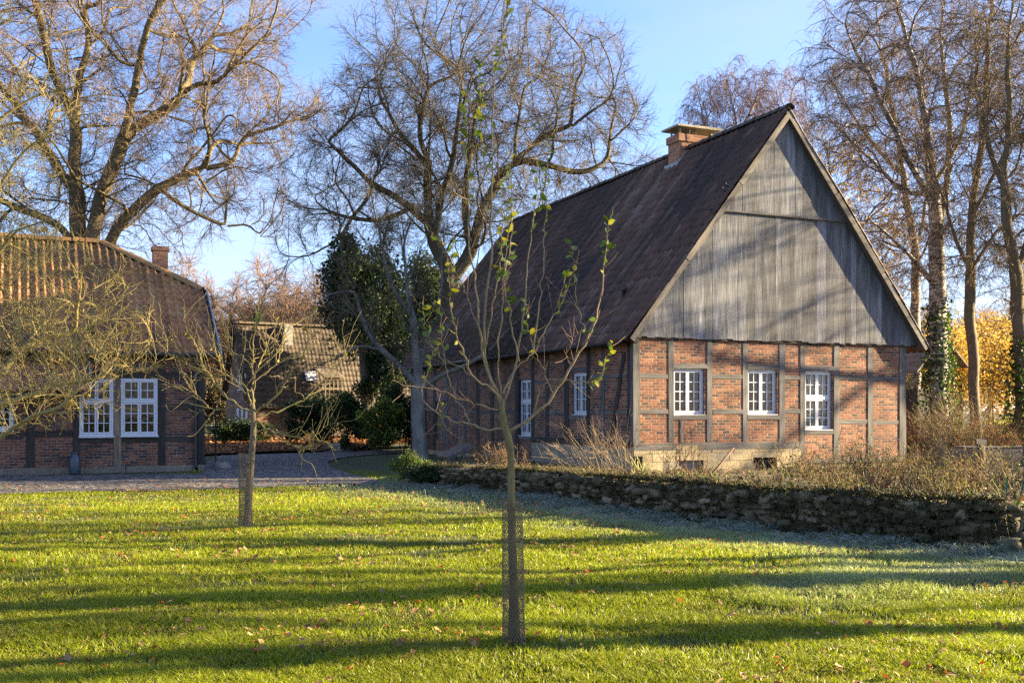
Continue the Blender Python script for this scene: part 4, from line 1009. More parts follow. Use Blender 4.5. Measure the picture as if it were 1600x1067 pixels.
oc = [cloud(P(150, 60, Yo), (9.5, 7.0, 9.5), 2600, rg, .42, 6.0), cloud(P(330, 190, Yo), (4.6, 4.5, 4.4), 1100, rg, .5), cloud(P(-60, 230, Yo), (4.5, 4, 4), 450, rg, .5)]
t_oak = bare_tree("oak_tree", "old spreading bare oak behind the small house, its crooked limbs filling the upper left", "tree", oak, oc, .50, col=(.14, .11, .06), thin=(.17, .13, .07),
                  tw=dict(per=4, L=.8, rt=.008, sub=3, subL=.5, col=(.185, .125, .075), spread=1.1, lim=40000), seed=61, wig=.22, step=.34, dk=.55, r0=.016)
# oak behind the farmhouse
Yc = 54.0
oak2 = [PL([(708, 700), (706, 560), (705, 470), (700, 420), (681, 380), (670, 337), (668, 262), (655, 200), (668, 120), (660, 60)], Yc),
        PL([(670, 350), (640, 322), (587, 292), (545, 252), (505, 215), (480, 190)], Yc, dy=-2), PL([(703, 440), (734, 397), (760, 319), (786, 274), (806, 244), (803, 210), (818, 150), (822, 90)], Yc, dy=2),
        PL([(806, 250), (861, 259), (906, 270), (944, 255), (955, 215), (962, 170), (975, 140)], Yc, dy=1), PL([(681, 380), (690, 320), (705, 260), (716, 190), (722, 100)], Yc, dy=-3),
        PL([(734, 390), (726, 320), (735, 250), (745, 180), (770, 110)], Yc, dy=3), PL([(786, 274), (850, 215), (900, 190), (940, 150)], Yc, dy=-2.5), PL([(640, 322), (600, 345), (550, 340), (500, 330), (462, 320)], Yc, dy=1.5),
        PL([(668, 262), (620, 200), (590, 140), (585, 90)], Yc, dy=2.5), PL([(587, 292), (560, 330), (520, 380), (470, 400)], Yc, dy=-2)]
rg = np.random.default_rng(52)
oc = [cloud(P(740, 185, Yc), (7.9, 6.5, 6.3), 4600, rg, .42, 6.5), cloud(P(560, 290, Yc), (4.4, 4, 3.8), 800, rg, .5), cloud(P(945, 235, Yc), (2.4, 3.0, 2.7), 380, rg, .5)]
oc[0] = oc[0][(A([800 + F * p[0] / p[1] for p in oc[0]]) < 1010)]
t_oak2 = bare_tree("oak_tree", "broad domed bare oak rising behind the long tiled roof", "tree", oak2, oc, .50, step=.42, di=3.0, dk=.74, col=(.10, .08, .055), thin=(.115, .09, .055),
                   tw=dict(per=5, L=.9, rt=.009, sub=3, subL=.6, col=(.125, .10, .06), spread=1.1, lim=85000), seed=62, wig=.22, r0=.017, sec=(.75, 4))
# beech at the near end of the long wall
Yh = 36.0
be = [PL([(656, 722), (655, 660), (653, 600), (652, 560), (646, 500), (640, 450), (633, 390), (628, 330)], Yh), PL([(654, 610), (690, 588), (722, 574), (755, 550), (800, 515), (830, 480)], Yh, dy=-2),
      PL([(653, 605), (625, 575), (598, 545), (570, 500), (548, 440), (520, 400)], Yh, dy=-1.5), PL([(652, 570), (672, 520), (688, 460), (690, 400), (700, 340)], Yh, dy=1.5), PL([(598, 545), (560, 540), (520, 560), (490, 570)], Yh, dy=-2), PL([(646, 500), (620, 460), (600, 400), (590, 340), (560, 290)], Yh, dy=-2.5), PL([(755, 550), (790, 560), (830, 550), (860, 535)], Yh, dy=-1)]
rg = np.random.default_rng(53)
oc = [cloud(P(620, 420, Yh - 1), (3.4, 3, 3.4), 750, rg, .5), cloud(P(780, 520, Yh - 2), (1.8, 1.4, 1.0), 160, rg, .6), cloud(P(520, 520, Yh - 1.5), (1.5, 2, 1.6), 200, rg, .6)]
oc = [c[c[:, 2] > 2.2] for c in oc]
t_be = bare_tree("beech_tree", "smooth grey-trunked tree at the far corner of the farmhouse wall, low limb reaching right", "tree", be, oc, .235, sec=(1.0, 1.8), r0=.009, bark='bark_smooth', col=(.24, .225, .20), thin=(.13, .11, .065),
                 tw=dict(per=3, L=.6, rt=.006, sub=2, col=(.12, .095, .05)), seed=63, step=.3, di=2.2, dk=.55, wig=.2)
rg = np.random.default_rng(5); T2 = t_be[4]; sel = rg.choice(len(T2), 140); mb = MB(); leaves(mb, T2[sel, -1], .075, A([.30, .11, .02]) * rg.uniform(.5, 1.3, (140, 1)), up=(0, 0, -.6)); mb.build("withered_leaves", M['dryleaf'], t_be[0])

# birches and other tall trees at the right
def tall(name, label, cat, lines, R0, top, crown, Yd, seed, bark, col, n=900, droop=.5, tcol=(.16, .10, .075), bias=.5, thin=(.17, .12, .09), L=.9, ivy=None, group=None, per=4, zmin=3.2, rt=.0085, trop=(0, 0, .25)):
    rg = np.random.default_rng(seed); cl = [cloud(c, r, m, rg, bias, zmin) for c, r, m in crown]
    t = bare_tree(name, label, cat, lines, cl, R0, bark=bark, col=col, thin=thin, tw=dict(per=per, L=L, rt=rt, sub=3, subL=.5, droop=droop, col=tcol, spread=.8), seed=seed, step=.36, di=2.6, dk=.62, wig=.12, trop=trop, thick=.035, group=group, sec=(.8, 2.4))
    return t
def ivy_on(t, nodes, par, rad, zmax, n, rng, rr=.35, x0=None):
    ids = np.flatnonzero((nodes[:, 2] < zmax) & (rad > .07)); p = nodes[rng.choice(ids, n)]; mb = MB(True)
    a = rng.uniform(0, 2 * np.pi, n); h = rng.normal(0, .25, n); f = np.abs(rng.normal(0, rr, n)) * (1.25 - p[:, 2] / zmax * .8) + .13
    p = p + np.stack([np.cos(a) * f, np.sin(a) * f, h], 1); leaves(mb, p, .13, A([.03, .055, .012]) * rng.uniform(.5, 1.9, (n, 1)), asp=.9); mb.build("ivy", M['leaf'], t)
Yr = 44.0
b1 = [PL([(1470, 690), (1466, 600), (1466, 512), (1463, 367), (1459, 289), (1436, 131), (1404, 20), (1390, -60)], Yr), PL([(1463, 380), (1480, 280), (1484, 180), (1470, 60), (1480, -40)], Yr, dy=1.5), PL([(1462, 330), (1420, 250), (1370, 150), (1330, 60), (1290, 10)], Yr, dy=-1.5), PL([(1465, 450), (1420, 400), (1370, 350), (1330, 330)], Yr, dy=-1.5), PL([(1459, 289), (1500, 220), (1520, 130), (1530, 40)], Yr, dy=2), PL([(1459, 300), (1415, 300), (1380, 270), (1330, 220), (1290, 180)], Yr, dy=2)]
t1 = tall("birch_tree", "tall white-stemmed birch with ivy round its foot, right of the gable", "tree", b1, .36, None, [(P(1420, 130, Yr), (4.4, 3.6, 6.2), 1500), (P(1330, 150, Yr), (2.5, 2.5, 4.2), 500), (P(1450, 380, Yr), (3.2, 2.5, 3.0), 400)], Yr, 71, 'birch', (.5, .47, .42), tcol=(.20, .135, .085), droop=.7)
ivy_on(t1[0], t1[1], t1[2], t1[3], 6.2, 5200, np.random.default_rng(2), .42)
b2 = [PL([(1526, 690), (1520, 560), (1515, 459), (1522, 315), (1528, 262), (1540, 140), (1548, 20), (1560, -60)], 41), PL([(1517, 430), (1490, 360), (1470, 300), (1450, 240)], 41, dy=1.5), PL([(1521, 330), (1560, 260), (1590, 200), (1620, 130)], 41, dy=-1.5), PL([(1518, 420), (1560, 360), (1600, 330), (1650, 290)], 41, dy=1.5)]
t2 = tall("alder_tree", "tall dark-barked bare tree standing between the white birch and the right picture edge", "tree", b2, .20, None, [(P(1540, 150, 41), (2.8, 2.8, 6.5), 1100), (P(1560, 380, 41), (2.5, 2.2, 3.0), 350)], 41, 72, 'bark', (.16, .12, .07), tcol=(.21, .15, .085))
b3 = [PL([(1432, 690), (1430, 525), (1430, 394), (1410, 275), (1397, 184), (1380, 90), (1370, 10)], 50), PL([(1430, 400), (1450, 300), (1440, 200), (1445, 100)], 50, dy=1.5), PL([(1410, 275), (1360, 220), (1320, 160), (1300, 120)], 50, dy=-1)]
t3 = tall("birch_tree", "slender birch just behind the ivy-footed one, nearest the gable edge", "tree", b3, .22, None, [(P(1375, 150, 50), (3.3, 3, 5.6), 900), (P(1400, 360, 50), (2.6, 2.5, 3.5), 350)], 50, 73, 'birch', (.38, .33, .26), tcol=(.21, .145, .09))
b4 = [PL([(1598, 690), (1592, 520), (1587, 426), (1568, 295), (1577, 197), (1575, 80), (1585, -30)], 38), PL([(1587, 430), (1620, 340), (1650, 250), (1660, 150)], 38, dy=1), PL([(1568, 300), (1545, 220), (1530, 140), (1525, 60)], 38, dy=1.5)]
t4 = tall("alder_tree", "leaning bare tree cut by the right picture edge, ivy on its lower trunk", "tree", b4, .24, None, [(P(1600, 130, 38), (2.4, 2.6, 5.6), 900), (P(1610, 380, 38), (2.0, 2.2, 3.0), 300)], 38, 74, 'bark', (.15, .11, .065), tcol=(.21, .15, .085))
ivy_on(t4[0], t4[1], t4[2], t4[3], 4.2, 2200, np.random.default_rng(3), .35)
# weeping birch far behind the ridge
Yw = 78.0
bw = [PL([(1165, 690), (1165, 420), (1160, 300), (1150, 200), (1140, 150), (1135, 115)], Yw), PL([(1160, 310), (1110, 230), (1095, 170), (1085, 130)], Yw, dy=2), PL([(1160, 300), (1210, 220), (1235, 160), (1230, 120)], Yw, dy=-2), PL([(1150, 220), (1180, 160), (1190, 115)], Yw, dy=2), PL([(1163, 350), (1240, 240), (1270, 190)], Yw, dy=2)]
tw_ = tall("birch_tree", "weeping birch with purple-brown twigs rising behind the farmhouse ridge and chimney", "tree", bw, .3, None, [(P(1110, 185, Yw), (2.6, 3, 3.6), 500), (P(1205, 175, Yw), (3.0, 3, 3.6), 600), (P(1155, 150, Yw), (3, 3, 2.4), 400)], Yw, 75, 'birch', (.4, .36, .3), tcol=(.20, .115, .10), droop=1.6, L=1.3, per=4, rt=.011)
# yellowing oak crown behind the right roof edge
Yy = 56.0
by = [PL([(1330, 690), (1325, 500), (1315, 360), (1300, 280), (1290, 220)], Yy), PL([(1315, 380), (1280, 320), (1262, 260), (1258, 220)], Yy, dy=1.5), PL([(1318, 400), (1360, 340), (1400, 310)], Yy, dy=-1.5)]
ty = tall("oak_tree", "half-leafed yellow oak peeping out behind the right roof slope", "tree", by, .3, None, [(P(1295, 270, Yy), (2.0, 2.4, 2.4), 420), (P(1350, 380, Yy), (2.8, 2.4, 3.0), 420)], Yy, 76, 'bark', (.15, .11, .065), tcol=(.2, .14, .06), droop=.1, per=2)
rg = np.random.default_rng(8); T2 = ty[4]; s = T2[rg.choice(len(T2), 4200)][:, 1] + rg.normal(0, .12, (4200, 3)); kp = vnoise(s[:, 0] * .8, s[:, 2] * .8, 4) > .38; s = s[kp]
mb = MB(); leaves(mb, s, .16, np.where(rg.random((len(s), 1)) < .6, A([.34, .22, .03]), A([.24, .12, .03])) * rg.uniform(.5, 1.2, (len(s), 1)), asp=.7); mb.build("foliage", M['leaf'], ty[0])

# --- trees outside the frame on the right: only their shadows reach the lawn, gable and roofs
def shade_tree(lines, R0, cl, seed):
    return bare_tree("roadside_tree", "bare tree standing beyond the right picture edge", "tree", lines, cl, R0, tw=dict(per=3, L=.8, rt=.008, sub=2), sec=(.6, 2.5), seed=seed, step=.45, di=3, dk=.9, group="bare trees outside the frame on the right")
rg = np.random.default_rng(90)
base = A([22.0, 33.6, 0]); sh = [[base, base + A([.1, 0, 4]), base + A([-.3, .2, 8]), base + A([0, 0, 14])], [base + A([0, 0, 5]), base + A([-2.5, -1, 8]), base + A([-4, -2, 11])], [base + A([0, 0, 6]), base + A([1.5, 2.2, 10]), base + A([2, 3, 13])], [base + A([-.2, .1, 7]), base + A([.5, -2.5, 10.5]), base + A([.8, -3.6, 13])]]
shade = shade_tree(sh, .33, [cloud(base + A([0, 0, 11.5]), (4.6, 4.6, 4.8), 700, rg, .5)], 91)
shade[0].rotation_euler.z = 2.2
GR = "bare trees outside the frame on the right"
def sun_line(px, py, x):                        # ground point from which a trunk shades the lawn at that photo pixel
    g = G(px, py); return A([x, g[1] + (x - g[0]) / math.tan(SUN_AZ), 0])
for (px, py, x, rz, sc) in ((350, 856, 24, 1.0, (1, 1, 1.1)), (420, 938, 20, 2.4, (.9, .9, 1)), (520, 1022, 22, 4.0, (.8, .8, 1)), (300, 822, 27, 5.2, (.9, .9, 1.0)), (1200, 905, 30, 1.7, (.9, .9, 1))):
    dup(shade[0], sun_line(px, py, x), rz, sc, None, GR)
dup(shade[0], (30, 38.5, 0), 2.0, 1.15); dup(shade[0], (25, 43, 0), 3.6, 1.1); dup(shade[0], (38, 32, 0), 4.4, 1.2)

# ------------------------------------------------------------------ shrubs, hedges, ivy column, woods
def bush_mb(c, r, n, size, cols, rng, sub=26, up=(0, 0, .3), asp=.6, shell=.5):
    mb = MB(); c = A(c); r = A(r); d = nz(rng.normal(size=(sub, 3))); cc = c + d * r * (rng.random((sub, 1)) ** shell) * .8
    k = rng.integers(sub, size=n); rr = rng.uniform(.18, .42, sub)[k]; q = nz(rng.normal(size=(n, 3))); p = cc[k] + q * rr[:, None] * r * (rng.random((n, 1)) ** .4)
    cols = A(cols); cl = cols[rng.integers(len(cols), size=n)] * rng.uniform(.55, 1.35, (n, 1)) * rng.uniform(.7, 1.3, sub)[k][:, None]
    m = p[:, 2] > .02; leaves(mb, p[m], size, cl[m], up=up, asp=asp); return mb
def stems_mb(c, r, h, n, rng, col=(.08, .06, .04), rad=.012):
    b = A(c) + np.concatenate([rng.normal(0, .15, (n, 2)) * A(r)[:2], np.zeros((n, 1))], 1); e = A(c) + np.concatenate([rng.uniform(-.7, .7, (n, 2)) * A(r)[:2], rng.uniform(.6, 1, (n, 1)) * h], 1)
    m = (b + e) / 2 + rng.normal(0, .06, (n, 3)); Pp = np.stack([b, m, e], 1); mb = MB(True); tubes(mb, Pp, A([[rad, rad * .7, rad * .3]]) * np.ones((n, 1)), 4, col); return mb
def shrub(name, label, cat, base, r, n, size, cols, seed, up=(0, 0, .3), zc=None, asp=.6, sub=26, stem=True, mat='leaf'):
    rng = np.random.default_rng(seed); base = A(base); t = thing(name, label, cat, base); c = base + A([0, 0, r[2] * .95 if zc is None else zc])
    bush_mb(c, r, n, size, cols, rng, sub, up, asp).build("foliage", M[mat], t)
    if stem: stems_mb(base, r, (r[2] if zc is None else zc) * 1.3, 14, rng).build("stems", M['twig'], t)
    return t
DG = [(.024, .046, .013), (.04, .066, .018), (.016, .032, .010)]
YG = [(.16, .19, .025), (.09, .13, .02), (.22, .23, .04)]
# dark ivy-clad evergreen
g = P(575, 694, 52); g[2] = 0; rng = np.random.default_rng(31); t = thing("ivy_tree", "tall dark evergreen column smothered in ivy left of the farmhouse", "tree", g)
mb = bush_mb(P(568, 470, 52), (2.3, 2.1, 3.3), 19000, .2, DG, rng, 70); mb.join(bush_mb(P(600, 575, 52), (2.0, 1.8, 1.7), 7000, .2, DG, rng, 30)); mb.join(bush_mb(P(540, 410, 52), (1.2, 1.2, 1.5), 3500, .2, DG, rng, 16)); mb.build("crown", M['leaf'], t)
mb = MB(True); tubes(mb, [g, P(572, 600, 52), P(560, 480, 52), P(545, 380, 52)], [.3, .25, .18, .08], 10, (.09, .07, .05)); mb.build("trunk", M['bark'], t)
g2_ = P(655, 694, 58); g2_[2] = 0; t = thing("ivy_tree", "broad dark evergreen mass behind the oak trunk, between ivy column and farmhouse roof", "tree", g2_); bush_mb(P(660, 500, 58), (2.6, 2.2, 4.2), 13000, .22, DG, rng, 70).build("crown", M['leaf'], t); mb = MB(True); tubes(mb, [g2_, P(657, 600, 58), P(660, 480, 58)], [.3, .25, .1], 10, (.09, .07, .05)); mb.build("trunk", M['bark'], t)
g3_ = A([-3.2, 63.5, 0]); t = thing("ivy_tree", "added dark evergreen farther back, mostly unseen behind the long roof, shading the far house", "tree", g3_); bush_mb(g3_ + A([0, 0, 4.6]), (3.2, 3.0, 4.6), 9000, .26, DG, rng, 60).build("crown", M['leaf'], t); mb = MB(True); tubes(mb, [g3_, g3_ + Z * 3, g3_ + Z * 6], [.3, .25, .1], 10, (.09, .07, .05)); mb.build("trunk", M['bark'], t)  # evergreen added, mostly out of view, to shade the far house
# shrubs in the gap
g = lambda px, Y: A([(px - 800) / F * Y, Y, 0])
shrub("hedge", "dark clipped hedge under the far house gable", "hedge", g(372, 49), (1.9, .7, .75), 7000, .12, DG, 32, sub=50)
shrub("holly_bush", "very dark bush in the middle of the gap, right of the far hedge", "bush", g(486, 47.5), (2.0, 1.0, 1.35), 9000, .13, DG, 33, sub=34)
shrub("laurel_bush", "yellow-green sunlit laurel just left of the grey tree trunk", "bush", g(600, 43.5), (1.2, .9, 1.25), 5600, .15, YG + DG[:1], 34, sub=26)
shrub("laurel_bush", "small low laurel between the dark bush and the sunlit laurel", "bush", g(548, 45), (1.15, .9, 1.42), 5600, .14, DG + YG[1:2], 35, sub=18)
shrub("yew_bush", "dark yew filling the corner behind the grey tree trunk", "bush", g(628, 46.5), (1.1, .9, 1.8), 6500, .13, DG, 36, sub=34)
shrub("broom_bush", "feathery bright green bush at the left end of the stone wall", "bush", g(640, 24.6), (.62, .45, .42), 3600, .09, [(.10, .15, .02), (.05, .09, .015), (.14, .17, .03)], 37, asp=.22, up=(0, 0, .9), sub=22)
shrub("ivy_bush", "dark ivy mound hanging over the left end of the stone wall", "bush", g(668, 23.6), (.72, .32, .30), 2600, .07, DG + [(.05, .06, .015)], 38, sub=20, zc=.28)
# conifer behind the far roof, autumn woods
def conifer(label, base, h, r, n, seed, cols=DG):
    rng = np.random.default_rng(seed); base = A(base); t = thing("spruce_tree", label, "tree", base); mb = MB(); z = rng.random(n) ** 1.4; a = rng.uniform(0, 2 * np.pi, n); rr = r * (1 - z) * rng.uniform(.25, 1, n) * (.75 + .35 * np.sin(a * 5 + z * 40))
    p = base + np.stack([np.cos(a) * rr, np.sin(a) * rr, h * (.12 + .88 * z) - rr * .25], 1); leaves(mb, p, .34 if h > 6 else .16, A(cols)[rng.integers(len(cols), size=n)] * rng.uniform(.6, 1.5, (n, 1)), up=np.stack([np.cos(a), np.sin(a), -.3 + 0 * a], 1) * 1.2, asp=.35); mb.build("crown", M['leaf'], t)
    mb = MB(True); tubes(mb, [base, base + Z * h * .6, base + Z * h * .97], [.02 * h, .012 * h, .004 * h], 8, (.09, .065, .045)); mb.build("trunk", M['bark'], t); return t
conifer("green spruce showing above the far house roof", g(403, 74), 8.6, 1.7, 5200, 41, [(.03, .06, .015), (.05, .08, .02)])
conifer("dense conical yew outside the frame on the right", (14.0, 13.4, 0), 3.4, 1.6, 7000, 42)
far = bare_tree("forest_tree", "bare brown tree in the wood behind the far house", "tree", [[A([0, 110, 0]), A([.2, 110, 4]), A([0, 110.2, 9])], [A([0.1, 110, 4]), A([-2, 109.5, 8])], [A([0.1, 110, 5]), A([2, 110.5, 9])]],
                [cloud((0, 110, 9), (4.2, 4.2, 5), 520, np.random.default_rng(6), .5)], .3, step=.5, di=3, dk=.9, tw=dict(per=5, L=1.3, rt=.02, sub=3, subL=.8, col=(.26, .155, .10)), seed=95, group="bare trees of the wood behind the far house", col=(.2, .14, .1), thin=(.24, .15, .1))
far[0].location.x = -30
rg = np.random.default_rng(12); k = 0
for px in list(range(300, 700, 19)) + list(range(-80, 300, 40)) + list(range(700, 1000, 45)):
    Yd = rg.uniform(88, 135); dup(far[0], ((px + rg.uniform(-8, 8) - 800) / F * Yd, Yd, 0), rg.uniform(0, 6.28), (1.0, 1.0, rg.uniform(.75, 1.1)) if px < 700 else (1, 1, .8))
shrub("forest_bush", "dull brown undergrowth glimpsed between the two left-hand houses", "bush", g(322, 66), (2.6, 1.2, 2.2), 7000, .2, [(.12, .085, .05), (.07, .06, .03)], 50, sub=40)
mb = MB(); n = 26000; x = rg.uniform(-190, 190, n); y = rg.uniform(150, 175, n); hh = 7 + 6 * vnoise(x * .09, x * 0, 7) + 3 * vnoise(x * .4, x * 0, 8); leaves(mb, np.stack([x, y, hh * rg.random(n) ** .8], 1), 1.1, A([.17, .115, .085]) * rg.uniform(.5, 1.2, (n, 1)), asp=.4); tag(mb.build("far_wood", M['dryleaf']), "hazy brown wood closing the horizon behind the houses", None, kind="stuff")
# golden beech and larch backdrop on the right
def golden(label, base, r, n, seed, cols, h0, name="hornbeam_tree"):
    rng = np.random.default_rng(seed); base = A(base); t = thing(name, label, "tree", base); bush_mb(base + A([0, 0, h0]), r, n, .17, cols, rng, 90, (0, 0, -.3), .65).build("crown", M['leaf'], t)
    mb = MB(True); tubes(mb, [base, base + Z * h0 * .7 + A([.1, 0, 0]), base + Z * h0 * 1.3], [.2, .14, .05], 8, (.12, .09, .06))
    n2 = 30; d = nz(rng.normal(size=(n2, 3)) * A([1, 1, .5]) + A([0, 0, .5])); s0 = base + Z * (h0 * rng.uniform(.5, 1.1, (n2, 1))); e = s0 + d * A(r) * .8; tubes(mb, np.stack([s0, (s0 + e) / 2 + A([0, 0, .15]), e], 1), A([[.06, .035, .012]]) * np.ones((n2, 1)), 5, (.12, .09, .06)); mb.build("trunk", M['bark'], t)
GO = [(.42, .24, .035), (.46, .29, .05), (.30, .17, .03), (.36, .25, .07)]
golden("golden leafed tree seen between the ivy birch and the dark trunk", g(1500, 64), (2.2, 2.2, 3.0), 4200, 43, GO, 3.9)
golden("golden leafed tree at the far right behind the leaning trunk", g(1572, 60), (2.4, 2.2, 3.2), 4400, 44, GO, 4.0)
golden("pale yellow tree low behind the right corner of the farmhouse", g(1438, 70), (2.0, 2.2, 2.4), 3600, 45, [(.42, .30, .10), (.36, .24, .10)], 3.4)
golden("loose pale golden crown filling the gap between the ivy birch and the dark trunk", g(1478, 68), (3.0, 2.6, 3.4), 3800, 49, [(.42, .28, .07), (.36, .25, .09), (.5, .32, .05)], 5.2)
golden("loose yellow crown high behind the leaning tree at the right edge", g(1590, 72), (3.4, 2.6, 3.6), 4000, 52, [(.44, .28, .06), (.38, .26, .08)], 6.0)
golden("tall thin orange tree far behind the golden ones", g(1545, 78), (2.6, 2.6, 3.4), 3000, 46, [(.38, .2, .05), (.3, .18, .07)], 6.5)
shrub("yellow_bush", "bright yellow bush low behind the wire fence at the right", "bush", g(1568, 47), (1.2, .9, .8), 2600, .14, [(.34, .30, .03), (.22, .24, .03)], 47)
shrub("privet_hedge", "dark hedge closing off the garden under the golden trees", "hedge", g(1530, 45), (3.2, .6, .55), 5200, .11, [(.04, .045, .015), (.06, .05, .02)], 48, sub=60)
for i in range(16):
    px = 1290 + i * 26; Yd = rg.uniform(85, 120); dup(far[0], ((px - 800) / F * Yd, Yd, 0), rg.uniform(0, 6), (1, 1, rg.uniform(.7, 1.0)), "bare brown tree in the wood behind the golden trees", "bare trees of the wood behind the golden trees")

# ------------------------------------------------------------------ brambles, canes and dry perennials
def canes(name, label, cat, base, r, h, n, seed, col, rad=.006, lean=.5, branch=3, leafcol=None, nl=0, mat='twig', lsz=.05):
    rng = np.random.default_rng(seed); base = A(base); t = thing(name, label, cat, base); mb = MB(True)
    b = base + np.concatenate([rng.normal(0, .35, (n, 2)) * A(r)[:2], np.zeros((n, 1))], 1); d = nz(np.concatenate([rng.normal(0, lean, (n, 2)), np.ones((n, 1))], 1)); L = h * rng.uniform(.55, 1.1, n); Pp = np.zeros((n, 6, 3)); Pp[:, 0] = b
    for k in range(1, 6): d = nz(d + rng.normal(0, .12, (n, 3)) + A([0, 0, -.05 * k * lean])); Pp[:, k] = Pp[:, k - 1] + d * (L / 5)[:, None]
    c = A(col) * rng.uniform(.6, 1.3, (n, 1)); tubes(mb, Pp, rad * np.linspace(1, .4, 6)[None] * np.ones((n, 1)), 3, c)
    if branch:
        m = n * branch; ti = np.repeat(np.arange(n), branch); k = rng.integers(2, 5, m); b2 = Pp[ti, k]; d2 = nz(nz(Pp[ti, k] - Pp[ti, k - 1]) + rng.normal(0, .45, (m, 3))); e = b2 + d2 * (L[ti] * rng.uniform(.12, .35, m))[:, None]; mid = (b2 + e) / 2 + rng.normal(0, .01, (m, 3)); tubes(mb, np.stack([b2, mid, e], 1), rad * .6 * A([[1, .8, .5]]) * np.ones((m, 1)), 3, c[ti])
    mb.build("stems", M[mat], t)
    if nl:
        i = rng.integers(n, size=nl); k = rng.integers(1, 6, nl); p = Pp[i, k] + rng.normal(0, .04, (nl, 3)); lc = A(leafcol)[rng.integers(len(leafcol), size=nl)] * rng.uniform(.6, 1.3, (nl, 1)); l = MB(); leaves(l, p, lsz, lc, asp=.45, up=(0, 0, .3)); l.build("foliage", M['dryleaf'], t)
    return t
def bp(px, py):                                 # a spot in the raised bed under that photo pixel
    q = G(px, py); 
    for _ in range(6): z = bed_z(q[0], q[1]); q = G(px, py, z)
    return q
BRN = (.12, .075, .04); RST = (.16, .068, .026); STR = (.24, .17, .08)
canes("dead_shrub", "leafless twiggy shrub in front of the farmhouse's near corner", "shrub", bp(952, 742), (1.1, .6), 1.5, 70, 101, (.24, .17, .10), .0055, .55, 5)
canes("dead_shrub", "small dry brown shrub against the long shaded wall", "shrub", bp(762, 727), (.8, .5), .75, 60, 102, (.20, .13, .07), .006, .35, 4, [(.22, .13, .06)], 420)
canes("dead_shrub", "low dry brown tuft right beside the small shrub by the shaded wall", "shrub", bp(785, 730), (.6, .4), .55, 40, 107, (.22, .14, .07), .006, .3, 4, [(.25, .14, .06)], 420)
canes("dry_plant", "tall rusty dock stalks in front of the first cellar opening", "plant", bp(1066, 742), (.35, .2), 1.25, 9, 103, RST, .008, .12, 6, [RST], 90)
canes("dry_plant", "thin dark weed stalks at the corner foundation", "plant", bp(1040, 742), (.25, .2), .95, 9, 104, (.11, .09, .045), .006, .15, 5, [(.13, .12, .04)], 90)
canes("dry_plant", "brown weed stalks between the two cellar openings", "plant", bp(1092, 744), (.3, .2), .85, 9, 105, BRN, .006, .15, 5, [BRN], 70)
canes("dry_plant", "bushy grey-brown perennial beside the second cellar opening", "plant", bp(1245, 748), (.7, .4), .8, 50, 106, (.17, .125, .075), .005, .3, 5, [(.17, .13, .06), (.11, .11, .03)], 500)
canes("iris_plant", "pale yellow-green sword leaves at the farmhouse corner", "plant", bp(1000, 748), (.15, .1), .5, 26, 108, (.34, .34, .10), .010, .22, 0)
rng = np.random.default_rng(77)
for i, (px, py, h, k) in enumerate(((1290, 752, .75, 0), (1330, 757, .9, 1), (1360, 764, .7, 2), (1395, 757, .85, 0), (1432, 768, .6, 2), (1462, 764, .95, 1), (1500, 772, .7, 0), (1535, 768, .75, 2), (1575, 777, .6, 1), (1310, 774, .45, 2), (1400, 778, .42, 0), (1480, 783, .4, 2))):
    c = (RST, STR, (.22, .16, .05))[k]; lb = ("rusty brown", "straw coloured", "yellow-green")[k]
    canes("dry_plant", f"{lb} dry perennial on the stone wall's right half", "plant", bp(px, py), (.6, .35), h * (1.15 if i % 3 else .8), 46, 200 + i, c, .005, .2, 4, [c, (.17, .18, .03), (.12, .06, .03)], 260).__setitem__('group', f"{lb} perennials along the right half of the stone wall")
for i, (px, py, Yd, h) in enumerate(((1440, 700, 36, 2.0), (1485, 705, 35, 2.6), (1515, 700, 34, 2.4), (1560, 700, 33.5, 1.6))):
    q = P(px, py, Yd); q[2] = 0; lb = ("russet bramble thicket next to the farmhouse's right corner", "tall tangle of grey shoots under the ivy birch", "yellowish upright shoots before the dark trunk", "thin russet shoots behind the plank compost bin")[i]
    canes("bramble_thicket" if i in (0, 3) else "hazel_shrub", lb, "shrub", q, (1.6, .8), h, 140, 300 + i, ((.24, .10, .05), (.22, .15, .09), (.26, .19, .08), (.24, .11, .05))[i], .008, .5, 4, [(.16, .17, .03), (.25, .12, .04)], 500, lsz=.08)
# uncountable low growth: the bed's undergrowth
mb = MB(True); n = 5000; ii = rng.uniform(0, nI - 1, n); jj = rng.uniform(0, 1, n) ** 1.5 * (nJ - 1)
pb_ = BEDV[ii.astype(int), jj.astype(int)] + np.concatenate([rng.normal(0, .1, (n, 2)), np.zeros((n, 1))], 1)
dens = ((ii / nI > .42) | (rng.random(n) < .35)) & (vnoise(pb_[:, 0] * 1.4, pb_[:, 1] * 1.4, 71) > .36); pb_ = pb_[dens]; n = len(pb_); right = np.clip((pb_[:, 0] - 4.6) / 2.2, 0, 1)
h = rng.uniform(.04, .16, n) + right * rng.uniform(0, .42, n) ** 1.2; d = nz(np.concatenate([rng.normal(0, .3, (n, 2)), np.ones((n, 1))], 1)); e = pb_ + d * h[:, None]; mid = (pb_ + e) / 2 + rng.normal(0, .02, (n, 3))
cl = A([BRN, STR, RST, (.16, .17, .03), (.10, .13, .02), (.09, .055, .03)])[rng.integers(6, size=n)] * rng.uniform(.35, 1.4, (n, 1)); tubes(mb, np.stack([pb_, mid, e], 1), A([[.006, .005, .002]]) * np.ones((n, 1)), 3, cl)
leaves(mb, mid, .07, cl, asp=.5); leaves(mb, e + rng.normal(0, .03, (n, 3)), .05, cl * .9, asp=.6)
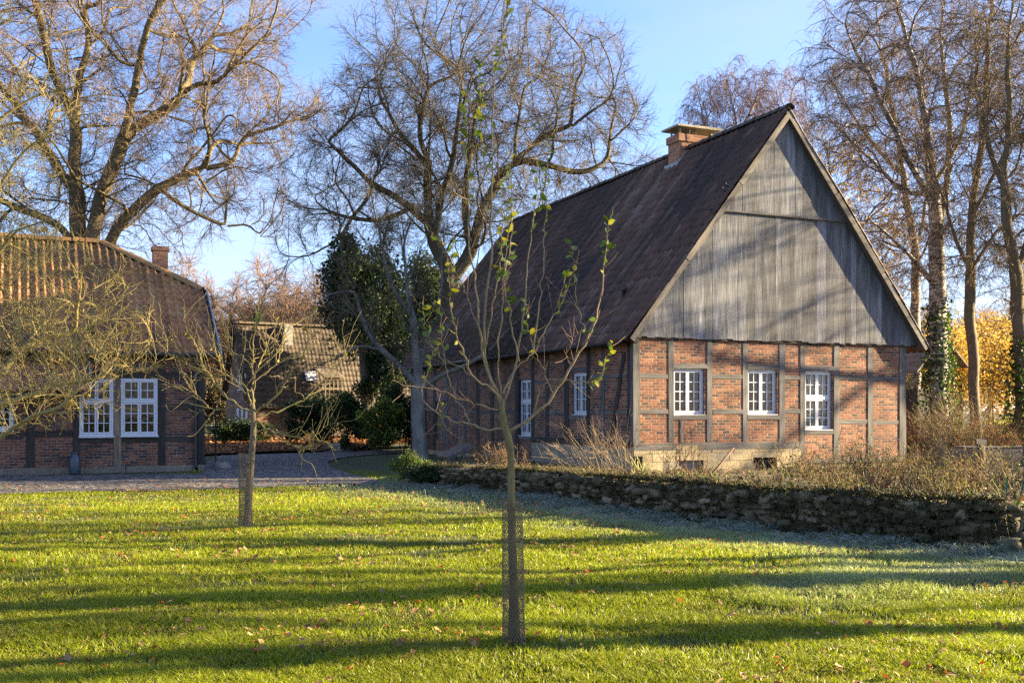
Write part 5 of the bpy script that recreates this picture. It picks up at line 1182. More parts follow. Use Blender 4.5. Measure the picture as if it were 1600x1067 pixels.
k = rng.random(n) < .5; leaves(mb, pb_[k] + A([0, 0, .03]), .09, A([.10, .13, .025]) * rng.uniform(.5, 1.4, (k.sum(), 1)), asp=.6)
tag(mb.build("undergrowth", M['dryleaf']), "low tangle of dry weeds and grass covering the raised garden bed", None, kind="stuff")
# moss, ivy and grass hanging over the wall
mb = MB(True); n = 11000; tt = rng.random(n); wp = spline(wpath, 200)[(tt * 199).astype(int)]; hh = np.interp(tt, np.linspace(0, 1, len(WALLH)), WALLH); top = rng.random(n) < .6
dn = A([-.25, -.97, 0]); off = np.where(top, rng.uniform(-.2, .22, n), rng.uniform(.2, .27, n)); zz = np.where(top, hh + .02, hh * rng.uniform(0, 1, n)); b = wp + dn * off[:, None]; b[:, 2] = zz
pat = vnoise(b[:, 0] * 1.3, zz * 2.5 + b[:, 1], 44) > .36; b = b[pat]; n = len(b); top = top[pat]
d = nz(rng.normal(0, .5, (n, 3)) + dn * .5 + A([0, 0, .2]) + np.where(top[:, None], A([0, 0, .3]), A([0, 0, -.5]))); L = rng.uniform(.06, .2, n); P_ = np.stack([b, b + d * L[:, None] * .5, b + d * L[:, None] + A([0, 0, -.04])], 1)
cl = A([(.07, .075, .02), (.10, .085, .03), (.16, .115, .05), (.05, .06, .018)])[rng.integers(4, size=n)] * rng.uniform(.5, 1.2, (n, 1)); tubes(mb, P_, A([[.005, .004, .001]]) * np.ones((n, 1)), 3, cl)
leaves(mb, b, .05, cl, asp=.7); tag(mb.build("wall_growth", M['leaf']), "moss, ivy and dead grass hanging over the dry stone wall", None, kind="stuff")
# ------------------------------------------------------------------ the two young trees in wire guards
def wire_guard(label, base, r, h, seed, nw=24, rr=.0017):
    rng = np.random.default_rng(seed); mb = MB(True); n = 46; zz = np.linspace(0, h, n); a0 = np.arange(nw) / nw * 2 * np.pi
    bul = 1 + .10 * np.sin(zz * 4 + seed) - .12 * np.exp(-((zz - .25) / .2) ** 2); lean = A([-.012, .0, 0]) * zz[:, None] / h
    for s in (-1, 1):
        a = a0[:, None] + s * zz[None] / h * 2 * np.pi * h / (2 * np.pi * r) * .55; Pp = np.stack([np.cos(a) * r * bul, np.sin(a) * r * bul, np.broadcast_to(zz, a.shape)], -1) + A(base) + lean; tubes(mb, Pp, rr, 3)
    for z_ in np.linspace(.01, h, 26):
        b_ = np.interp(z_, zz, bul); a = np.linspace(0, 2 * np.pi, 25); tubes(mb, np.stack([np.cos(a) * r * b_, np.sin(a) * r * b_, z_ + rng.normal(0, .003, 25)], -1) + A(base) + A([-.012, 0, 0]) * z_ / h, rr, 3)
    o = mb.build("wire_guard", M['wire'], off=base); return tag(o, label, "tree guard")
def limb(mb, pts, Y0, dy, r0, r1, n=22, k=7, col=(.2, .15, .09), wob=.006, rng=R, thin=.66):
    p = A(PL(pts, Y0)); L = np.linspace(0, 1, len(p)); q = [P(x, y, Y0 + dy * l) for (x, y), l in zip(pts, L)]
    s = spline(q, n); s[1:-1] += rng.normal(0, wob, (n - 2, 3)); tubes(mb, s, (np.linspace(1, 0, n) ** .9 * (r0 - r1) + r1) * thin, k, col); return s
rng = np.random.default_rng(5)
gb = G(803, 1012); Y0 = gb[1]; yt = thing("young_tree", "young fruit tree in the foreground with upright shoots and a few green leaves", "tree", gb)
tr = MB(True)
s = spline([P(803, 1016, Y0), P(803, 940, Y0), P(800, 840, Y0), P(799, 760, Y0), P(798, 705, Y0), P(794, 682, Y0), P(786, 655, Y0), P(783, 622, Y0)], 40)
rr = np.interp(np.linspace(0, 1, 40), [0, .06, .2, .6, .85, .9, 1], [.058, .046, .034, .026, .024, .027, .015]); tcol_ = np.repeat(A([.035, .027, .015]) + (A([.15, .12, .05]) - A([.035, .027, .015])) * np.clip((np.linspace(0, 1, 40) - .12) / .3, 0, 1)[:, None], 12, 0); tubes(tr, s, rr * (1 + .06 * np.sin(np.arange(40) * 2.3)), 12, tcol_); tr.build("trunk", M['bark_young'], yt)
br = MB(True); tips = []
C1 = (.20, .15, .075); C2 = (.19, .12, .085)
YB = [([(783, 628), (765, 590), (757, 545), (757, 500), (762, 450), (767, 400), (768, 300), (771, 150), (782, 75), (794, -8)], .1, .017, .003), ([(783, 624), (760, 572), (754, 530), (750, 511), (741, 426), (732, 354), (728, 187), (729, 120)], -.15, .014, .0025),
      ([(785, 640), (800, 585), (812, 540), (818, 480), (824, 425), (830, 360), (836, 318), (840, 255)], .25, .014, .0025), ([(797, 673), (833, 651), (865, 617), (892, 574), (919, 525), (937, 475), (948, 381), (951, 342)], -.3, .018, .003),
      ([(833, 651), (847, 600), (874, 594), (919, 597), (937, 586), (950, 552), (956, 536)], -.4, .008, .0025), ([(784, 669), (761, 673), (734, 660), (707, 658), (667, 633), (658, 612), (671, 575), (678, 535)], .3, .014, .0025),
      ([(780, 640), (750, 634), (721, 624), (685, 610), (640, 604), (612, 594)], -.35, .009, .0025), ([(783, 624), (762, 605), (743, 592), (725, 552), (707, 498), (703, 440), (706, 380)], -.25, .013, .0025),
      ([(786, 615), (811, 570), (833, 552), (851, 516), (878, 471), (883, 425)], .35, .012, .0025), ([(811, 565), (797, 493), (789, 435), (797, 385), (800, 340), (797, 245)], .4, .010, .0022), ([(783, 618), (778, 560), (783, 490), (790, 400), (795, 300), (796, 240)], -.1, .010, .0022),
      ([(757, 545), (770, 480), (781, 420), (786, 340), (783, 280)], -.35, .009, .002), ([(833, 552), (842, 480), (850, 400), (852, 330), (857, 215)], .2, .010, .002), ([(734, 660), (712, 620), (696, 570), (690, 520), (688, 470)], .45, .008, .002), ([(707, 658), (697, 672), (688, 648), (690, 632)], -.2, .005, .002),
      ([(865, 617), (850, 580), (838, 555), (826, 520), (822, 470)], -.15, .008, .002), ([(743, 592), (715, 570), (690, 560), (668, 520), (660, 470)], .15, .007, .002), ([(892, 574), (885, 548), (894, 530), (905, 520)], -.4, .005, .002), ([(919, 525), (900, 470), (897, 420), (893, 380)], .1, .006, .002), ([(790, 690), (776, 700), (772, 712), (783, 722)], -.1, .006, .003),
      ([(754, 530), (735, 480), (716, 430), (690, 380), (668, 360)], .3, .007, .002), ([(741, 426), (752, 360), (757, 280), (752, 180), (748, 100)], .15, .007, .002)]
for pts, dy, r0, r1 in YB:
    s = limb(br, pts, Y0, dy, r0, r1, 26, 6, A(C1) * (.5 + .5 * min(1, r0 / .014)) + A(C2) * .35); tips.append(s)
    for _ in range(9):
        i = rng.integers(6, 25); d = nz(nz(s[i] - s[i - 1]) + rng.normal(0, .6, 3)); L = rng.uniform(.05, .22); q = A([s[i], s[i] + d * L * .5, s[i] + d * L + A([0, 0, .02])]); tubes(br, q, [r1 * 1.1, r1 * .9, r1 * .6], 4, C2)
br.build("branches", M['bark_young'], yt)
lf = MB(True)
def leaf_big(p, d, L, col):
    d = nz(A(d)); s_ = nz(np.cross(d, rng.normal(size=3))); n_ = np.cross(s_, d); pts = []; w_ = [.12, .75, 1, .8, .05]
    for k in range(5):
        f = k / 4; c = p + d * L * f + n_ * (-.25 * L * f * f); pts += [c + s_ * L * .28 * w_[k] + n_ * .06 * L * w_[k], c, c - s_ * L * .28 * w_[k] + n_ * .06 * L * w_[k]]
    q = []
    for k in range(4):
        for j in range(2): q.append([k * 3 + j, k * 3 + j + 1, k * 3 + j + 4, k * 3 + j + 3])
    lf.add(pts, q, None, col)
def leafrun(s, f0, f1, n, L=.064):
    for f in np.linspace(f0, f1, int(n * 1.5)):
        i = f * (len(s) - 1); i0 = min(int(i), len(s) - 2); p = s[i0] + (s[i0 + 1] - s[i0]) * (i - i0); d = nz(nz(s[i0 + 1] - s[i0]) * .5 + rng.normal(0, 1.0, 3) * A([1, 1, .6]) + A([0, 0, -.12])); c = A([.07, .115, .018]) if rng.random() < .72 else A([.26, .24, .02])
        leaf_big(p, d, L * rng.uniform(.6, 1.15), c * rng.uniform(.7, 1.35))
for i, f0, f1, n in ((0, .80, 1, 14), (0, .55, .75, 5), (1, .62, .95, 14), (21, .55, 1, 26), (2, .7, 1, 10), (3, .78, 1, 12), (3, .5, .6, 3), (4, .6, 1, 13), (5, .75, 1, 9), (7, .4, 1, 10), (8, .7, 1, 9), (9, .25, .8, 18), (10, .5, 1, 12), (11, .4, 1, 13), (12, .55, 1, 16), (13, .5, 1, 8), (15, .5, 1, 9), (16, .6, 1, 8), (18, .6, 1, 6), (20, .5, 1, 6), (14, .5, 1, 3)): leafrun(tips[i], f0, f1, n)
lf.build("leaves", M['leaf'], yt)
wire_guard("grey wire mesh guard around the foreground young tree's trunk", gb + A([0, 0, 0]), .078, 1.02, 1)
g2 = G(384, 826); Y2 = g2[1]; y2 = thing("young_tree", "smaller young fruit tree farther back on the lawn, low spreading yellowish branches", "tree", g2); tr = MB(True)
s = spline([P(386, 828, Y2), P(388, 790, Y2), P(391, 740, Y2), P(395, 690, Y2), P(396, 655, Y2), P(394, 630, Y2)], 26); tubes(tr, s, np.interp(np.linspace(0, 1, 26), [0, .1, .8, 1], [.085, .055, .042, .034]), 12, (.17, .135, .08)); tr.build("trunk", M['bark_young'], y2)
br = MB(True); lim = []
Y2B = [([(398, 648), (371, 632), (347, 612), (324, 582), (310, 548), (290, 514), (285, 480)], .5, .02), ([(395, 640), (385, 609), (368, 572), (361, 548), (352, 505)], -.5, .018), ([(395, 634), (401, 578), (408, 562), (415, 545), (432, 500)], .3, .016), ([(397, 645), (428, 622), (455, 585), (472, 555), (484, 515), (490, 480)], -.5, .02), ([(399, 652), (442, 639), (482, 619), (509, 602), (523, 578), (540, 550)], .6, .018),
       ([(399, 656), (425, 673), (455, 680), (482, 686), (509, 663), (520, 645)], -.4, .016), ([(392, 612), (347, 582), (314, 568), (282, 548), (262, 530)], -.4, .015), ([(396, 650), (395, 600), (394, 560), (398, 520), (404, 480)], .1, .022), ([(371, 632), (340, 640), (312, 625), (295, 600)], .3, .012), ([(425, 673), (445, 690), (470, 700), (500, 690)], .2, .010), ([(394, 600), (430, 570), (440, 540), (445, 500)], .5, .014), ([(394, 620), (365, 600), (340, 560), (330, 520)], .6, .013)]
for pts, dy, r0 in Y2B: lim.append(limb(br, pts, Y2, dy, r0, .005, 22, 6, (.22, .18, .08), .012, rng, .8))
for s in lim:
    for _ in range(15):
        i = rng.integers(5, 21); d = nz(nz(s[i] - s[i - 1]) + rng.normal(0, .5, 3) + A([0, 0, .25])); L = rng.uniform(.2, .75); q = spline([s[i], s[i] + d * L * .4 + rng.normal(0, .03, 3), s[i] + d * L * .75 + rng.normal(0, .04, 3), s[i] + d * L + A([0, 0, .05])], 7); tubes(br, q, np.linspace(.006, .0025, 7), 4, A((.20, .155, .075)) * rng.uniform(.7, 1.2))
        if rng.random() < .5:
            d2 = nz(d + rng.normal(0, .6, 3)); tubes(br, [q[3], q[3] + d2 * .12, q[3] + d2 * .25], [.0035, .003, .002], 3, (.2, .155, .075))
br.build("branches", M['bark_apple'], y2); lf = MB(True)
for _ in range(26): s = lim[rng.integers(len(lim))]; leaf_big(s[rng.integers(10, 22)], rng.normal(size=3) + A([0, 0, -.5]), .07, A([.34, .26, .02]) * rng.uniform(.6, 1.2))
lf.build("leaves", M['leaf'], y2)
wire_guard("taller wire mesh guard around the young tree near the paved path", g2 + A([0, 0, 0]), .098, 1.07, 2, 24, .0026)

# ------------------------------------------------------------------ old apple tree at the left edge
Ya = 10.5
ap = [PL([(-120, 900), (-110, 800), (-95, 720), (-70, 660), (-60, 600)], Ya), PL([(-75, 672), (-30, 700), (10, 678), (45, 655), (90, 645), (140, 636), (190, 622)], Ya, dy=-.8), PL([(-62, 610), (-10, 600), (20, 560), (60, 530), (110, 520), (160, 500)], Ya, dy=.6),
      PL([(-60, 600), (-50, 500), (-20, 420), (30, 360), (90, 340)], Ya, dy=-.5), PL([(-62, 610), (-20, 640), (40, 620), (100, 600), (150, 590), (220, 575), (255, 560)], Ya, dy=.3), PL([(-55, 540), (-90, 430), (-60, 300), (-10, 200), (60, 150), (150, 130)], Ya, dy=.4), PL([(-70, 350), (-10, 300), (40, 230), (90, 190), (150, 180)], Ya, dy=-.8), PL([(-60, 300), (-70, 150), (-20, 60), (40, -20)], Ya)]
rg = np.random.default_rng(57)
oc = [cloud(P(70, 520, Ya), (1.15, 1.1, .85), 700, rg, .6), cloud(P(-10, 420, Ya), (.9, 1.0, .8), 260, rg, .6), cloud(P(10, 200, Ya), (.8, 1.0, 1.2), 110, rg, .6), cloud(P(-120, 420, Ya), (1.2, 1.2, 1.6), 250, rg, .6)]
apt = bare_tree("apple_tree", "gnarled lichen-yellow apple tree reaching in from the left picture edge", "tree", ap, oc, .085, step=.09, di=.6, dk=.15, bark='bark_apple', col=(.25, .2, .09), thin=(.36, .28, .11), sec=(1.2, .55), r0=.0040, fj=.015,
                tw=dict(rmax=.009, per=2, L=.24, rt=.0034, sub=2, subL=.13, col=(.36, .28, .10), spread=1.0, lim=6500), seed=64, jit=.35, wig=.06, trop=(0, 0, .02), thick=.02, twm='bark_apple')
mb = MB(); T2 = apt[4]; s_ = T2[rng.choice(len(T2), 260)][:, -1]; leaves(mb, s_, .05, A([.30, .22, .05]) * rng.uniform(.4, 1.2, (260, 1)), up=(0, 0, -.8)); mb.build("withered_leaves", M['dryleaf'], apt[0])

# ------------------------------------------------------------------ small objects
q = g(525, 45.5); mb = MB(True); ga, gb_ = np.meshgrid(np.linspace(0, 2 * np.pi, 25)[:-1], np.linspace(0, np.pi / 2, 9)); xx = np.cos(ga) * np.sin(np.pi / 2 - gb_ * 1.0); yy = np.sin(ga) * np.cos(gb_); zz = np.sin(gb_)
f = 1 + .25 * (vnoise(xx * 2 + 5, yy * 2 + zz, 8) - .5); v = np.stack([xx * .62 * f, yy * .45 * f, zz * .36 * f - .03], -1); i = np.arange(24 * 9).reshape(9, 24); j = np.roll(i, -1, 1)
mb.add((v + q + A([0, 0, .02])).reshape(-1, 3), np.stack([i[:-1], j[:-1], j[1:], i[1:]], -1).reshape(-1, 4)); tag(mb.build("boulder", M['rock'], off=q), "pale rounded boulder lying on the leafy bank beyond the path", "boulder")
# milk can by the small house
q = L0 + cU * lt(116, 0)[0] + nF * .35; can = thing("milk_can", "blue-grey milk can standing against the small house wall", "milk can", q); mb = MB(True)
prof = [(.0, 0), (.145, .0), (.15, .02), (.15, .36), (.14, .42), (.095, .49), (.09, .54)]
def lathe(mb, c, prof, k=20, col=None):
    a = np.arange(k) / k * 2 * np.pi; v = A([[r * math.cos(t), r * math.sin(t), z] for r, z in prof for t in a]) + A(c); i = np.arange(len(prof) * k).reshape(-1, k); j = np.roll(i, -1, 1); mb.add(v, np.stack([i[:-1], j[:-1], j[1:], i[1:]], -1).reshape(-1, 4), None, col)
lathe(mb, q, prof); mb.build("body", M['bluegrey'], can); mb = MB(True); lathe(mb, q + Z * .535, [(.09, 0), (.115, .01), (.115, .05), (.05, .065), (0, .066)]); mb.build("lid", M['bluegrey'], can)
for s_ in (-1, 1):
    mb = MB(True); a = np.linspace(-1.3, 1.3, 9); tubes(mb, [q + cU * s_ * (.12 + .07 * math.cos(t)) + Z * (.43 + .06 * math.sin(t)) for t in a], .009, 6); mb.build("handle", M['bluegrey'], can)
# thin iron post beside the small house, stone bollard at its corner
q = P(337, 730, 32.2); q[2] = 0; po_ = thing("iron_post", "thin black iron post beside the small house's right corner", "post", q); mb = MB(True); tubes(mb, [q, q + Z * 1.2, q + Z * 1.9], .022, 8, cap=True); mb.build("shaft", M['black'], po_); mb = MB(True); lathe(mb, q + Z * 1.88, [(.03, 0), (.042, .03), (.03, .06), (0, .075)], 10); mb.build("finial", M['black'], po_)
q = P(346, 733, 31.5); q[2] = .0; mb = MB(True); bvv = A([[x, y, z] for z in (0, .1, .17, .2) for x, y in ((-.26, -.16), (.0, -.2), (.25, -.15), (.28, .12), (.0, .18), (-.25, .14))]) * 1.0
bvv[:, :2] *= (1 - (bvv[:, 2:3] / .2) ** 2 * .45); i = np.arange(24).reshape(4, 6); j = np.roll(i, -1, 1); mb.add(bvv + q, np.concatenate([np.stack([i[:-1], j[:-1], j[1:], i[1:]], -1).reshape(-1, 4), [[18, 19, 20, 21], [18, 21, 22, 23]]])); tag(mb.build("kerb_stone", M['rock'], off=q), "low mossy corner stone on the cobbles by the small house", "stone")
# sloping wooden cover on posts by the shaded wall
q = bp(708, 722); q[2] = bed_z(q[0], q[1]); cf = thing("garden_bench_cover", "sloping mossy plank cover on grey legs by the shaded wall", "plank cover", q); da = nz(A([.95, .2, 0])); db = nz(A([-.3, .95, 0]))
c = P(690, 716, 33.0)
mb = MB(); slope = nz(da * .92 + Z * .48)
for k in range(5):
    s_ = g3(R.uniform(.3, .6)); box(mb, c + db * (k * .26 - .65) + Z * .04, slope * .85, db * .245, np.cross(slope, db) * .03, s_, jit=.008)
mb.build("planks", M['oldwood'], cf); mb = MB(); box(mb, c - db * .69 - np.cross(slope, db) * .1 + Z * .04, slope * .85, db * .04, np.cross(slope, db) * .13, (.62, .62, .65)); mb.build("side_board", M['timber'], cf)
for a_, b_ in ((1.05, -.62), (1.05, .5)):
    pp = c + slope * a_ * .6 + db * b_; mb = MB(); box(mb, A([pp[0], pp[1], 0]) - A([.05, .05, 0]), da * .1, db * .08, Z * (pp[2] - .0), (.6, .62, .66)); mb.build("leg", M['timber'], cf)
# leaning iron stakes by the cellar opening
a = bp(1108, 746); mb = MB(True); tubes(mb, [a, a + U * .62 + Z * .62 + NF * .0], .022, 6, cap=True); tag(mb.build("iron_rod", M['rust'], off=a), "rusty rod leaning to the right beside the first cellar opening", "rod")
a = bp(1118, 748); mb = MB(True); tubes(mb, [a, a + U * .36 + Z * .2], .014, 6, cap=True); tag(mb.build("iron_rod", M['rust'], off=a), "short rod lying low under the leaning rusty rod", "rod")
# post at the house corner
a = C0 + NF * .35 + NS * .05; mb = MB(); box(mb, a - A([.11, .09, .1]), A([.2, .04, 0]), A([-.04, .18, 0]), Z * .62, g3(.4), jit=.012); tag(mb.build("stone_post", M['timber_dark'], off=a), "short dark post standing in front of the farmhouse's near corner", "post")
# compost bin of planks, crate lid, stump
q = P(1560, 742, 27.5); q[2] = .05; cb = thing("compost_bin", "low plank-sided compost bin at the right edge of the garden", "compost bin", q); ax = nz(A([.98, .18, 0])); ay = A([-ax[1], ax[0], 0]); o = P(1528, 742, 27.5); o[2] = .05
for yy_ in (0, 1.6):
    mb = MB()
    for k in range(3): box(mb, o + ay * yy_ + Z * (.02 + k * .2), ax * 2.7, ay * .035, Z * .19, g3(R.uniform(.55, .85)), jit=.006)
    mb.build("plank_side", M['oldwood'], cb)
mb = MB()
for k in range(3): box(mb, o + ax * .002 + Z * (.02 + k * .2) + ay * .037, ax * .035, ay * 1.56, Z * .19, g3(.6), jit=.006)
mb.build("plank_side", M['oldwood'], cb)
for xx_, yy_ in ((-.05, -.07), (1.3, -.07), (2.65, -.07), (-.05, 1.64), (2.65, 1.64)):
    mb = MB(); box(mb, o + ax * xx_ + ay * yy_ - Z * .05, ax * .07, ay * .065, Z * .85, g3(.4), jit=.004); mb.build("post", M['oldwood'], cb)
mb = MB(); box(mb, o + ax * .2 + ay * .4 + Z * .66, ax * 2.4, ay * .9, Z * .03, g3(.5), jit=.02); tag(mb.build("cover_board", M['timber'], off=o + ax * .2 + ay * .4 + Z * .66), "weathered grey board laid flat across the compost bin", "board")
q = P(1533, 746, 25.4); q[2] = bed_z(q[0], q[1]) - .05; mb = MB(True); lathe(mb, q, [(.12, 0), (.1, .2), (.085, .5), (.09, .62), (.0, .65)], 12, (.06, .045, .035)); tag(mb.build("tree_stump", M['bark'], off=q), "dark weathered stump post in front of the compost bin", "stump")
q = P(1535, 700, 30.5); q[2] = .75; bx = thing("wooden_box", "tilted pale wooden box lid standing behind the compost bin", "box", q); mb = MB(); box(mb, P(1525, 700, 30.5), A([.3, .05, -.04]), A([.05, .03, .28]), A([0, .03, 0]), g3(.9)); mb.build("lid", M['oldwood'], bx); mb = MB(); p_ = P(1527, 704, 30.7); box(mb, A([p_[0], p_[1], 0]), A([.3, .05, 0]), A([-.03, .25, 0]), Z * p_[2], g3(.45)); mb.build("body", M['oldwood'], bx)
# green stakes
for (px, py, x2, y2_, lb) in ((1433, 756, 1435, 732, "short green plant stake nearest the farmhouse corner"), (1572, 779, 1574, 746, "upright green plant stake on the wall's right end"), (1592, 778, 1600, 750, "tilted green plant stake at the right picture edge")):
    a = bp(px, py); b = P(x2, y2_, a[1]); mb = MB(True); tubes(mb, [a - Z * .1, b], .012, 6, cap=True); tag(mb.build("plant_stake", M['green'], off=a), lb, "stake")
# wire fence behind
q = P(1546, 694, 40); q[2] = 0; wf = thing("wire_fence", "thin wire mesh fence under the golden trees at the right", "fence", q); a = q; fx = nz(A([1, -.05, 0]))
for k in range(3):
    mb = MB(True); tubes(mb, [a + fx * k * 2.2, a + fx * k * 2.2 + Z * 1.75], .03, 6, (.1, .08, .06)); mb.build("post", M['rust'], wf)
mb = MB(True)
for z_ in np.linspace(.3, 1.72, 6): tubes(mb, [a + Z * z_, a + fx * 4.4 + Z * z_], .006, 4)
for x_ in np.linspace(.15, 4.3, 26): tubes(mb, [a + fx * x_ + Z * .3, a + fx * x_ + Z * 1.72], .004, 3)
mb.build("mesh", M['wire'], wf)
# garden shed roof behind the ivy birch
q = P(1446, 690, 46); q[2] = 0; sd = thing("garden_shed", "small dark shed with a steep roof half hidden behind the ivy birch", "shed", q); sx = nz(A([.92, .39, 0])); sy = A([-sx[1], sx[0], 0]); mb = MB()
o = P(1434, 690, 46); o[2] = 0
for k in range(9): box(mb, o + sx * k * .2, sx * .195, sy * .03, Z * 2.7, g3(R.uniform(.3, .5)))
for k in range(9): box(mb, o + sx * .002 + sy * (.04 + k * .2), sx * .03, sy * .195, Z * 2.7, g3(R.uniform(.3, .5)))
mb.build("wall", M['timber_dark'], sd); mb = MB(); zt_ = P(1475, 545, 46)[2]; ze = P(1428, 583, 46)[2]
box(mb, o - sx * .35 - sy * .35 + Z * ze, sx * 1.55 + Z * (zt_ - ze + .5), sy * 2.6, Z * .09, g3(.6)); box(mb, o - sx * .35 - sy * .35 + Z * ze + (sx * 1.55 + Z * (zt_ - ze + .5)), sx * 1.4 - Z * 1.3, sy * 2.6, Z * .088, g3(.6)); mb.build("roof", M['oldwood'], sd)

# ------------------------------------------------------------------ grass and fallen leaves
def frost(x, y):
    wl2 = spline(WALL, 120)[:, :2]; d = np.full(len(x), 1e9)
    for a in wl2: d = np.minimum(d, np.hypot(x - a[0], y - a[1]))
    m = np.clip(1.25 - d / 2.3, 0, 1); m2 = np.clip(1 - np.abs(y - (10.2 + (x - 3) * .55)) / 1.5, 0, 1) * np.clip((x - 1.8) / 1.2, 0, 1)
    return np.clip(np.maximum(m, m2 * .75) * (.35 + 1.1 * fbm(x * 1.7, y * 1.7, 14)), 0, 1), d
rg = np.random.default_rng(99)
def grass(n, d0, d1, pw):
    u = rg.random(n); e = 1 - pw; D = (d0 ** e + u * (d1 ** e - d0 ** e)) ** (1 / e); x = rg.uniform(-.62, .60, n) * D; y = D
    ok = ~inpoly(x, y, PATH) & ~inpoly(x, y, BEDPOLY) & ~((y > 24) & (x < -9.2))
    front = L0 + nF * .25; ok &= ~(((x - front[0]) * cV[0] + (y - front[1]) * cV[1] > 0) & (x < L0[0] + .4)); ok &= y < 30 + 0 * x
    ok &= ~((fbm(x * 1.5, y * 1.5, 61) < .37) & (rg.random(n) < .72))
    x, y = x[ok], y[ok]; D = D[ok]; fr, dw = frost(x, y); ok = dw > .28; x, y, D, fr, dw = x[ok], y[ok], D[ok], fr[ok], dw[ok]
    cl = fbm(x * 2.3, y * 2.3, 21); cl2 = fbm(x * .6, y * .6, 25); h = (.022 + .05 * cl ** 1.4 + .014 * (cl2 > .56)) * rg.uniform(.55, 1.35, len(x)) * (1 + .6 * np.exp(-dw / .5))
    wd = (.0019 + .0002 * D) * rg.uniform(.7, 1.3, len(x)); a = rg.uniform(0, 2 * np.pi, len(x)); lean = rg.uniform(.25, 1.1, len(x)); b = rg.uniform(0, 2 * np.pi, len(x))
    s = np.stack([np.cos(a), np.sin(a), 0 * a], 1) * wd[:, None]; l = np.stack([np.cos(b) * lean, np.sin(b) * lean, np.ones_like(b)], 1) * h[:, None]
    r = np.stack([x, y, lawn_z(x, y) - .006], 1); mid = r + l * A([.35, .35, .62]); tip = r + l * A([1.1, 1.1, .95])
    v = np.stack([r - s, r + s, mid - s * .8, mid + s * .8, tip], 1); i = np.arange(len(x)) * 5
    base = A([.20, .235, .007]) * (.6 + .8 * rg.random((len(x), 1))) * (.6 + .8 * cl2[:, None]); yel = (rg.random(len(x)) < .16 + .25 * (cl < .4))[:, None]; base = np.where(yel, A([.21, .185, .04]) * rg.uniform(.6, 1.2, (len(x), 1)), base)
    c = base * (1 - fr[:, None] * .65) + A([.38, .43, .41]) * fr[:, None] * .65
    cv = np.repeat(c[:, None], 5, 1); cv[:, 0:2] *= A([.8, .85, 1.0])
    mb = MB(True); mb.add(v.reshape(-1, 3), np.stack([i, i + 1, i + 3, i + 2], 1), np.stack([i + 2, i + 3, i + 4], 1), cv.reshape(-1, 3)); return mb
gm = grass(820000, 5.2, 30, 1.75); tag(gm.build("lawn_grass", M['grass']), "short bright green lawn grass, frosted along the stone wall", None, kind="stuff")
# longer frosted tussocks at the foot of the wall
mb = MB(True); n = 9000; f = rg.random(n); wp = spline(WALL, 300)[(f * 299).astype(int)]; b = wp + A([-.2, -.97, 0]) * (.30 + np.abs(rg.normal(0, .55, n)))[:, None] + np.concatenate([rg.normal(0, .1, (n, 2)), np.zeros((n, 1))], 1)
k = fbm(b[:, 0] * 2.2, b[:, 1] * 2.2, 33) > .47; b = b[k]; n = len(b); b[:, 2] = lawn_z(b[:, 0], b[:, 1]); d = nz(np.concatenate([rg.normal(0, .8, (n, 2)), np.ones((n, 1))], 1)); L = rg.uniform(.08, .26, n)
Pp = np.stack([b, b + d * L[:, None] * .55, b + d * A([1.3, 1.3, .7]) * L[:, None] * .9, b + d * A([1.8, 1.8, .35]) * L[:, None]], 1); tubes(mb, Pp, A([[.003, .003, .0022, .001]]) * np.ones((n, 1)), 3, np.where(rg.random((n, 1)) < .5, A([.36, .42, .40]), A([.16, .19, .10])) * rg.uniform(.6, 1.1, (n, 1))); tag(mb.build("frosted_tussocks", M['grass']), "long frost-whitened grass at the foot of the stone wall", None, kind="stuff")
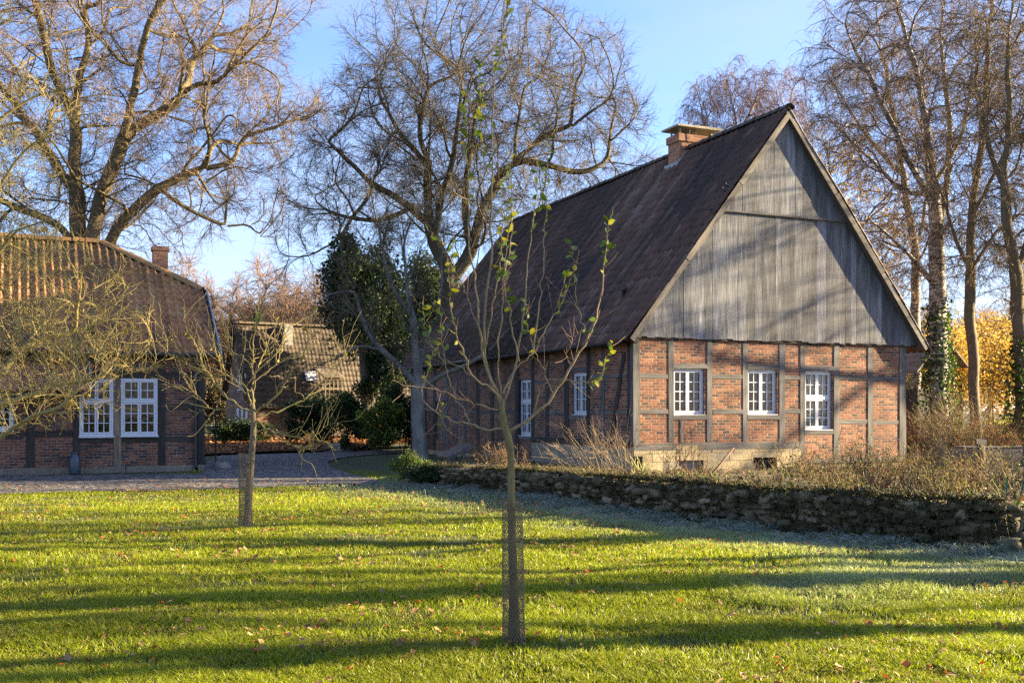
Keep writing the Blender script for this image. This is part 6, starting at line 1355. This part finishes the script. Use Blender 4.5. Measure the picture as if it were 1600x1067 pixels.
# fallen leaves
def litter(n, xs, ys, size, cols, name, label, hf, ok=None, flat=.35):
    x = xs; y = ys; mb = MB(); nn = len(x); a = rg.uniform(0, 6.28, nn); d = np.stack([np.cos(a), np.sin(a), rg.normal(0, flat, nn)], 1); s = np.stack([-np.sin(a), np.cos(a), rg.normal(0, flat, nn)], 1); L = (size * rg.uniform(.55, 1.3, nn))[:, None]; c = np.stack([x, y, hf(x, y)], 1)
    v = np.stack([c - d * L * .5, c - d * L * .1 + s * L * .34 + A([0, 0, .008]), c + d * L * .2 + s * L * .22, c + d * L * .5, c + d * L * .2 - s * L * .24 + A([0, 0, .01]), c - d * L * .1 - s * L * .33], 1); i = np.arange(nn) * 6
    mb.add(v.reshape(-1, 3), np.concatenate([np.stack([i, i + 1, i + 2, i + 5], 1), np.stack([i + 5, i + 2, i + 3, i + 4], 1)]), None, np.repeat(A(cols)[rg.integers(len(cols), size=nn)] * rg.uniform(.6, 1.3, (nn, 1)), 6, 0)); return tag(mb.build(name, M['dryleaf']), label, None, kind="stuff")
n = 8500; D = 6 + 20 * rg.random(n) ** .8; x = rg.uniform(-.6, .6, n) * D; k = ~inpoly(x, D, BEDPOLY) & (rg.random(n) < .10 + .9 * (fbm(x * .8, D * .8, 50) > .53)) & ~((D > 24) & (x < -9)); litter(0, x[k], D[k], .058, [(.26, .14, .06), (.30, .18, .09), (.36, .10, .02), (.2, .1, .05), (.42, .28, .12)], "fallen_leaves", "brown and orange oak leaves scattered over the lawn and path", lambda x, y: lawn_z(x, y) + .045)
n = 15000; yy = rg.uniform(41, 54, n); xx = rg.uniform(-22, -2.5, n); k = inpoly(xx, yy, BANK); xx, yy = xx[k], yy[k]; litter(0, xx, yy, .16, [(.26, .10, .035), (.34, .15, .06), (.18, .07, .03), (.40, .2, .09)], "leaf_litter", "thick russet leaf litter covering the bank beyond the path", lambda x, y: .06 + np.clip((y - 42) * .03, 0, .35) + .08 * fbm(x * 2, y * 2, 4) + rg.uniform(0, .05, len(x)))
n = 2600; ii = rg.integers(0, nI, n); jj = rg.integers(2, nJ, n); q = BEDV[ii, jj] + rg.normal(0, .12, (n, 3)) * A([1, 1, 0]); litter(0, q[:, 0], q[:, 1], .08, [(.22, .12, .06), (.3, .19, .1), (.16, .09, .05)], "bed_leaf_litter", "dead leaves lying over the soil of the garden bed", lambda x, y, z=q[:, 2]: z + .03)
